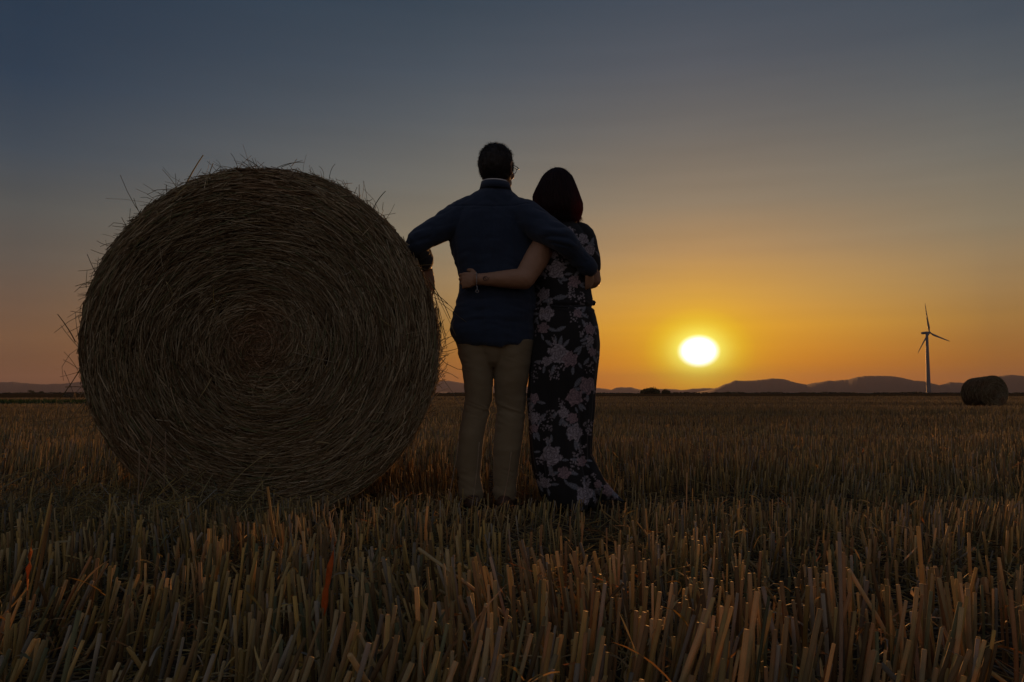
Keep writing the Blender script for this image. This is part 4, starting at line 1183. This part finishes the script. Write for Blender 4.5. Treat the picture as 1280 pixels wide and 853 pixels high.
SHW_R, ELW_R, WRW_R = W(728, 296, WY), W(741, 350, WY + .02), W(716, 362, WY + .24)
HCW = W(697.5, 243, WY + .02)
hw, HLW, HRW = head_shells(HCW, R(6), R(3), k=.95, width=.95, female=True)
wbody = list(hw)
wbody.append(tube([W(705, 290, WY), W(703.5, 278, WY + .005), W(700, 262, WY + .01)], [.056, .048, .047], n=22))
wbody.append(loft_rings(sil(dress_rows[13:], .012)))
for px_ in (692, 722):
    a, b_, c_, d2 = W(px_, 430, WY), W(px_, 520, WY + .01), W(px_ + 1, 570, WY - .01), W(px_ + 1, 612, WY)
    wbody.append(tube([a, b_, c_, d2, Vector((d2.x, WY + .02, .05))], [.085, .056, .054, .034, .03], n=20))
    wbody.append(tube([Vector((d2.x, WY - .03, .04)), Vector((d2.x, WY + .08, .035)), Vector((d2.x, WY + .16, .02))], [(.028, .03), (.036, .025), (.03, .014)], n=16, up=(0, 0, 1)))
wbody.append(tube([SHW_L, SHW_L.lerp(ELW_L, .5), ELW_L], [.058, .061, .052], n=24)); wbody.append(tube([ELW_L, ELW_L.lerp(WRW_L, .35), ELW_L.lerp(WRW_L, .75), WRW_L], [.051, .046, .034, .029], n=24))
wbody.append(tube([SHW_R, SHW_R.lerp(ELW_R, .5), ELW_R], [.056, .052, .042], n=22)); wbody.append(tube([ELW_R, ELW_R.lerp(WRW_R, .4), WRW_R], [.042, .038, .026], n=22))
wbody += hand(WRW_L, (-1, .28, -.02), (.25, 1, 0), (0, 0, 1), .028, .96, curl=(.55, .75, .55), spread=.05, thumb=(.75, .6))
wbody += hand(WRW_R, (-.9, .3, -.2), (-.2, -1, 0), (0, 0, 1), .025, .92, curl=(.3, .4, .3))
fuse('body', wbody, M_skin, woman, wb, .0034, 2, skin_disp)
eyes(HLW, woman, wb, .95)
# tattoo and bracelet
ft = ELW_L.lerp(WRW_L, .84)
def star(c, r, th=.0006):
    V = []; 
    for k in range(10):
        a = math.pi / 2 + k * math.pi / 5; rr = r if k % 2 == 0 else r * .42; V.append((c.x + math.cos(a) * rr, c.y, c.z + math.sin(a) * rr))
    V += [(x, y + th, z) for x, y, z in V]
    F = [tuple(range(10)), tuple(range(19, 9, -1))] + [(k, 10 + k, 10 + (k + 1) % 10, (k + 1) % 10) for k in range(10)]
    return V, F
plain('tattoo', [tube([ft + Vector((-.013 + .007 * i, -.0325, .008 * math.sin(i * 1.9) - .002)) for i in range(5)], [.0011] * 5, n=6), tube([ft + Vector((-.004 + .010 * math.cos(a), -.033 + abs(math.sin(a)) * .0012, .010 * math.sin(a))) for a in np.linspace(0, 5.2, 12)], [.0009] * 12, n=6)], M_ink, woman, wb)
bp_ = WRW_L + Vector((-.012, 0, 0)); d_ = (WRW_L - ELW_L).normalized()
s1 = Vector((0, 0, 1)); s2 = d_.cross(s1).normalized()
ringp = [bp_ + s1 * math.cos(a) * .034 + s2 * math.sin(a) * .034 + Vector((0, 0, -.003)) for a in np.linspace(0, 2 * math.pi, 33)]
chain = [ellip(p, (.0026, .0026, .0026), n=8, m=6) for p in ringp[:-1]] + [tube(ringp, [.0010] * 33, n=6, sub=1)]
br = plain('bracelet', chain, M_metal, woman, wb)
pend = bp_ + Vector((.004, -.024, -.036))
plain('charm', [tube([pend, pend + Vector((0, -.006, -.018))], [.0009] * 2, n=6), tube([pend + Vector((.007 * math.sin(a), -.007, -.025 + .007 * math.cos(a))) for a in np.linspace(0, 2 * math.pi, 17)], [.0013] * 17, n=6, sub=1)], M_metal, br, wb)
# dress
train = []
TP = [(735, 596, .05), (744, 606, .050), (753, 613, .042), (763, 619, .032), (772, 624, .022), (779, 627, .015), (785, 630, .008)]
train.append(tube([W(a, b, WY - .02) for a, b, r in TP], [(r * 1.6, r) for a, b, r in TP], n=22, up=(0, 0, 1)))
train.append(tube([W(722, 560, WY + .0), W(732, 585, WY - .01), W(742, 603, WY - .02), W(752, 616, WY - .02)], [(.06, .05), (.085, .055), (.085, .05), (.06, .035)], n=22, up=(1, 0, 0)))
slv = [tube([SHW_R + Vector((-.04, 0, .01)), SHW_R, SHW_R.lerp(ELW_R, .45), SHW_R.lerp(ELW_R, .70)], [.06, .066, .066, .058], n=24),
       tube([SHW_L + Vector((.05, 0, .005)), SHW_L, SHW_L.lerp(ELW_L, .12)], [.06, .066, .064], n=24)]
DCX = W(705, 500, WY).x
def fold_dress(co, no):
    x, y, z = co.T; zw = W(0, 385, WY).z; zb = W(0, 600, WY).z
    t = np.clip((zw - z) / (zw - zb), 0, 1); a = np.arctan2(y - WY, x - DCX)
    f = t ** 1.2 * (.010 * np.sin(a * 9 + 1.5 * vnoise(np.stack([a, a * 0, z * 2], 1)) + .8) + .006 * np.sin(a * 17 + 2 * z * 3))
    f -= t * .012 * np.exp(-((x - W(731, 500, WY).x - .01 * np.sin(z * 7)) / .010) ** 2) * (no[:, 1] < 0)
    f += .004 * fbm(np.stack([x * 12, y * 12, z * 6], 1), 3)
    f += .008 * (.3 - np.abs(fbm(np.stack([x * 5, y * 5, z * 30 + x * 10], 1), 2))) * np.exp(-((z - zw) / .045) ** 2)
    f -= .010 * np.exp(-((z - zw) / .010) ** 2)
    return co + no * f[:, None]
ROSES = [(695, 337, 13, 0), (718, 352, 9, 1), (680, 367, 9, 0), (683, 392, 11, 0), (679, 410, 8, 1), (697, 443, 14, 0), (712, 450, 11, 1), (683, 452, 7, 0), (738, 412, 8, 1), (738, 425, 6, 0), (741, 440, 6, 1), (735, 482, 12, 1), (718, 497, 12, 1), (704, 516, 8, 0),
         (715, 523, 8, 1), (718, 541, 12, 0), (667, 522, 8, 0), (668, 536, 6, 1), (668, 498, 7, 1), (689, 569, 14, 0), (704, 590, 9, 1), (730, 617, 13, 0), (681, 604, 8, 0), (727, 577, 7, 1), (762, 614, 9, 1), (748, 606, 6, 1),
         (730, 297, 8, 0), (739, 310, 8, 0), (712, 287, 6, 0), (735, 325, 6, 1), (722, 392, 6, 1), (692, 318, 6, 0)]
LEAVES = [(700, 428, 7, 1.35), (707, 430, 6, .9), (686, 429, 6, 2.4), (722, 437, 7, .6), (691, 462, 6, -1.9), (700, 412, 7, .4), (722, 478, 8, .9), (727, 508, 7, -.6), (711, 545, 6, 2.3), (672, 545, 7, -1.2), (699, 345, 8, -.4), (685, 375, 7, .3), (700, 372, 9, .1), (688, 586, 7, -1.3),
          (716, 606, 9, 2.7), (741, 618, 8, .1), (675, 610, 7, -1), (689, 548, 5, 1.6), (722, 341, 6, .8), (733, 452, 6, .9), (679, 342, 6, 2.6), (664, 508, 6, 1.5)]
DOTS = [(718, 392, 14), (730, 403, 12), (736, 432, 9), (737, 460, 9), (691, 470, 11), (699, 461, 8), (668, 470, 7), (676, 527, 9), (684, 534, 8), (722, 573, 12), (716, 582, 9), (728, 560, 8), (741, 531, 9), (737, 540, 6), (676, 575, 7), (688, 520, 9), (700, 505, 8), (735, 600, 8), (748, 622, 9), (703, 330, 9), (712, 368, 10), (725, 372, 9), (676, 600, 8), (770, 622, 7)]
def dress_cols(co):
    n = len(co); x, y, z = co.T; front = y > WY + .04
    rg = np.random.default_rng(4)
    base = np.array([.0085, .0075, .008]); c = np.tile(base, (n, 1))
    px_per = FPX / WY
    def paint(cx, cz, side):                      # local coordinates in photo pixels of a motif centred at world x, z
        return (x - cx) * px_per, (z - cz) * px_per, (front if side else ~front)
    rs = [(*W(a, b, WY - .12).xz, r, k, 0) for a, b, r, k in ROSES]
    lv = [(*W(a, b, WY - .12).xz, r, k, 0) for a, b, r, k in LEAVES]
    ds = [(*W(a, b, WY - .12).xz, r, 0) for a, b, r in DOTS]
    for cx, cz, r, k_, s_ in list(rs):                                   # leaves and sprigs round every bloom
        for _ in range(3):
            q = rg.uniform(0, 6.28); lv.append((cx + math.cos(q) * (r + 3) / px_per, cz + math.sin(q) * (r + 3) / px_per, rg.uniform(4, 6.5), q + rg.uniform(-.5, .5), 0))
        q = rg.uniform(0, 6.28); ds.append((cx + math.cos(q) * (r + 4) / px_per, cz + math.sin(q) * (r + 4) / px_per, rg.uniform(4, 8), 0))
    for _ in range(26): rs.append((W(rg.uniform(664, 745), 500, WY).x, rg.uniform(.06, 1.25), rg.uniform(6, 14), int(rg.integers(0, 2)), 1))
    for _ in range(24): lv.append((W(rg.uniform(664, 745), 500, WY).x, rg.uniform(.06, 1.25), rg.uniform(6, 9), rg.uniform(0, 6.28), 1))
    for _ in range(22): ds.append((W(rg.uniform(664, 745), 500, WY).x, rg.uniform(.06, 1.25), rg.uniform(7, 12), 1))
    for cx, cz, r, ang, sd in lv:
        u, v, m = paint(cx, cz, sd); a = u * math.cos(ang) + v * math.sin(ang); b = -u * math.sin(ang) + v * math.cos(ang)
        t = a / r; k = m & (np.abs(t) < 1) & (np.abs(b) < r * .36 * (1 - t * t))
        sh = .75 + .35 * (np.abs(b) < .5) + .15 * np.sin(a * 2.2)
        c[k] = (np.array([.17, .18, .21]) * sh[:, None])[k]
    for cx, cz, r, sd in ds:
        for _ in range(int(r * 2.0)):
            q = rg.uniform(0, 6.28); d = r * rg.uniform(0, 1) ** .7; rr = rg.uniform(.6, 1.25)
            u, v, m = paint(cx + math.cos(q) * d * .75 / px_per, cz + math.sin(q) * d / px_per, sd)
            k = m & (u * u + v * v < rr * rr); c[k] = np.array([.26, .23, .25]) * rg.uniform(.6, 1.2)
    for cx, cz, r, kd, sd in rs:
        u, v, m = paint(cx, cz, sd); rho = np.hypot(u, v) / r; ph = np.arctan2(v, u); p0 = rg.uniform(0, 6)
        edge = (.66 + .24 * np.abs(np.sin(2.5 * ph + p0)) + .07 * np.sin(7 * ph + p0) + .10 * vnoise(np.stack([x * 160, z * 160, x * 0 + cx * 50], 1)))
        k = m & (rho < edge)
        # overlapping petals: spiral bands with darker creases
        tt = rho * 3.4 + .45 * np.sin(2.5 * ph + p0 + 2.2 * np.floor(rho * 3.4)); fr = tt - np.floor(tt)
        pet = np.abs(np.sin((2.5 + np.floor(tt) * .5) * ph + p0 + 1.7 * np.floor(tt)))
        lum = (.10 + 1.05 * fr) * (.35 + .75 * pet ** .5) * (1 + .25 * vnoise(np.stack([x * 220, z * 220, x * 0 + 5], 1)))
        light = np.array([.38, .345, .375]) if kd == 0 else np.array([.35, .25, .27]); deep = np.array([.075, .055, .065])
        col = deep + (light - deep) * np.clip(lum, 0, 1)[:, None]
        c[k] = col[k]
    return c
dr = fuse('dress', [loft_rings(sil(dress_rows), n=56)] + train + slv, M_dress, woman, wb, .0036, 3, fold_dress, cols=dress_cols)
# waist tie at the side
tw_ = W(739, 379, WY - .03)
plain('waist_tie', [tube([W(690, 383, WY - .125), W(712, 384, WY - .132), W(730, 382, WY - .09), W(741, 380, WY - .01)], [.006, .0065, .007, .009], n=12), ellip(W(741.5, 379, WY - .01), (.014, .014, .014), n=14, m=10)], M_black, dr, wb)
# bob hair
hair_rows = [(279, 704, 720, .030, WY), (275, 686, 723, .070, WY - .012), (270, 674, 726.5, .084, WY - .018), (263, 669, 728.3, .092, WY - .018), (255, 667, 728, .096, WY - .015), (246, 666, 724.8, .098, WY - .012), (237, 669.8, 721.5, .096, WY - .008), (228, 674.8, 717.8, .092, WY - .002),
             (221, 678.5, 714.5, .082, WY + .004), (216.5, 683, 710, .067, WY + .008), (213.2, 687.5, 706, .048, WY + .01), (211.2, 692, 701.5, .025, WY + .01)]
def woman_hair():
    def d(co, no):
        x, y, z = co.T; a = np.arctan2(y - HCW.y, x - HCW.x)
        g = .0040 * vnoise(np.stack([a * 9, z * 3, a * 0], 1)) + .0016 * vnoise(np.stack([a * 24, z * 2, a * 0], 1)) + .0012 * vnoise(np.stack([a * 45, z * 4, a * 0 + 3], 1))
        part = .006 * np.exp(-((x - W(698.5, 0, WY).x) / .004) ** 2) * (z > W(0, 220, WY).z)
        return co + no * (g - part)[:, None]
    dk = np.array([.030, .007, .008]); rd = np.array([.26, .010, .012])
    def backlit_tint(P):  # red toward the lower right edge: sun glow through hair put into the colour
        t = np.clip((P[:, 0] - W(708, 0, WY).x) / .07, 0, 1) * np.clip((W(0, 228, WY).z - P[:, 2]) / .15, 0, 1); t = np.maximum(t, .12 * np.clip((W(676, 0, WY).x - P[:, 0]) / .03, 0, 1))
        return dk[None] * (1 - t[:, None]) + rd[None] * t[:, None]
    o = fuse('hair', [loft_rings(sil(hair_rows, .002), n=48)], M_hair_d, woman, wb, .0032, 3, d, cols=backlit_tint)
    n = 4200; rings = sil(hair_rows, -.001); R_ = [(np.array(c), rx, ry) for c, rx, ry in rings][::-1]; m = len(R_)
    a = RNG.uniform(0, 2 * math.pi, n); front = (np.sin(a) > .45); a[front] = RNG.uniform(math.pi - .3, 2 * math.pi + .3, front.sum())
    s0 = RNG.uniform(0, m - 4, n) * (RNG.uniform(0, 1, n) < .7); ln = RNG.uniform(3, 7, n); e0 = np.minimum(s0 + ln, m - 1.4)
    def at(s, aa, lift):
        i = np.clip(np.floor(s).astype(int), 0, m - 2); f = s - i
        C = np.array([r[0] for r in R_]); RX = np.array([r[1] for r in R_]); RY = np.array([r[2] for r in R_])
        c = C[i] * (1 - f)[:, None] + C[i + 1] * f[:, None]; rx = RX[i] * (1 - f) + RX[i + 1] * f + lift; ry = RY[i] * (1 - f) + RY[i + 1] * f + lift
        return c + np.stack([np.cos(aa) * rx, np.sin(aa) * ry, np.zeros(len(aa))], 1)
    b = Batch(); lift = RNG.uniform(-.002, .0022, n); K = 4; prev = None
    aj = a + RNG.normal(0, .03, n)
    A = at(s0, a, lift)
    for k in range(1, K + 1):
        s = s0 + (e0 - s0) * k / K; B = at(s, a + (aj - a) * k / K, lift + RNG.uniform(-.0006, .001, n))
        b.add(*straws(A, B, np.zeros((n, 3)), np.full(n, .0007), backlit_tint(A) * RNG.uniform(.5, 1.6, (n, 1)), 3, 1)[:3]); A = B
    # fly-away tips at the lower edge and crown
    q = 900; aa = RNG.uniform(math.pi - .2, 2 * math.pi + .2, q); A = at(np.full(q, m - 3.0) + RNG.uniform(0, 1.4, q), aa, np.full(q, .0)); D = np.stack([np.cos(aa) * .25 + RNG.normal(0, .2, q), np.sin(aa) * .2, -np.ones(q)], 1)
    b.add(*straws(A, A + D * RNG.uniform(.008, .028, q)[:, None], np.zeros((q, 3)), np.full(q, .0006), backlit_tint(A) * 1.1, 3, 2, taper=.3)[:3])
    q = 420; aa = RNG.uniform(0, 6.28, q); A = at(RNG.uniform(0, 5, q), aa, np.zeros(q)); D = np.stack([np.cos(aa) * .5, np.sin(aa) * .5, RNG.normal(.1, .3, q)], 1) + RNG.normal(0, .3, (q, 3))
    b.add(*straws(A, A + D * RNG.uniform(.004, .016, q)[:, None], np.zeros((q, 3)), np.full(q, .00045), backlit_tint(A) * 1.4, 3, 2, taper=.3)[:3])
    s_ = b.build('hair_strand', M_hair_d, o); s_.data.transform(Matrix.Translation(-wb)); s_['kind'] = 'stuff'
woman_hair()
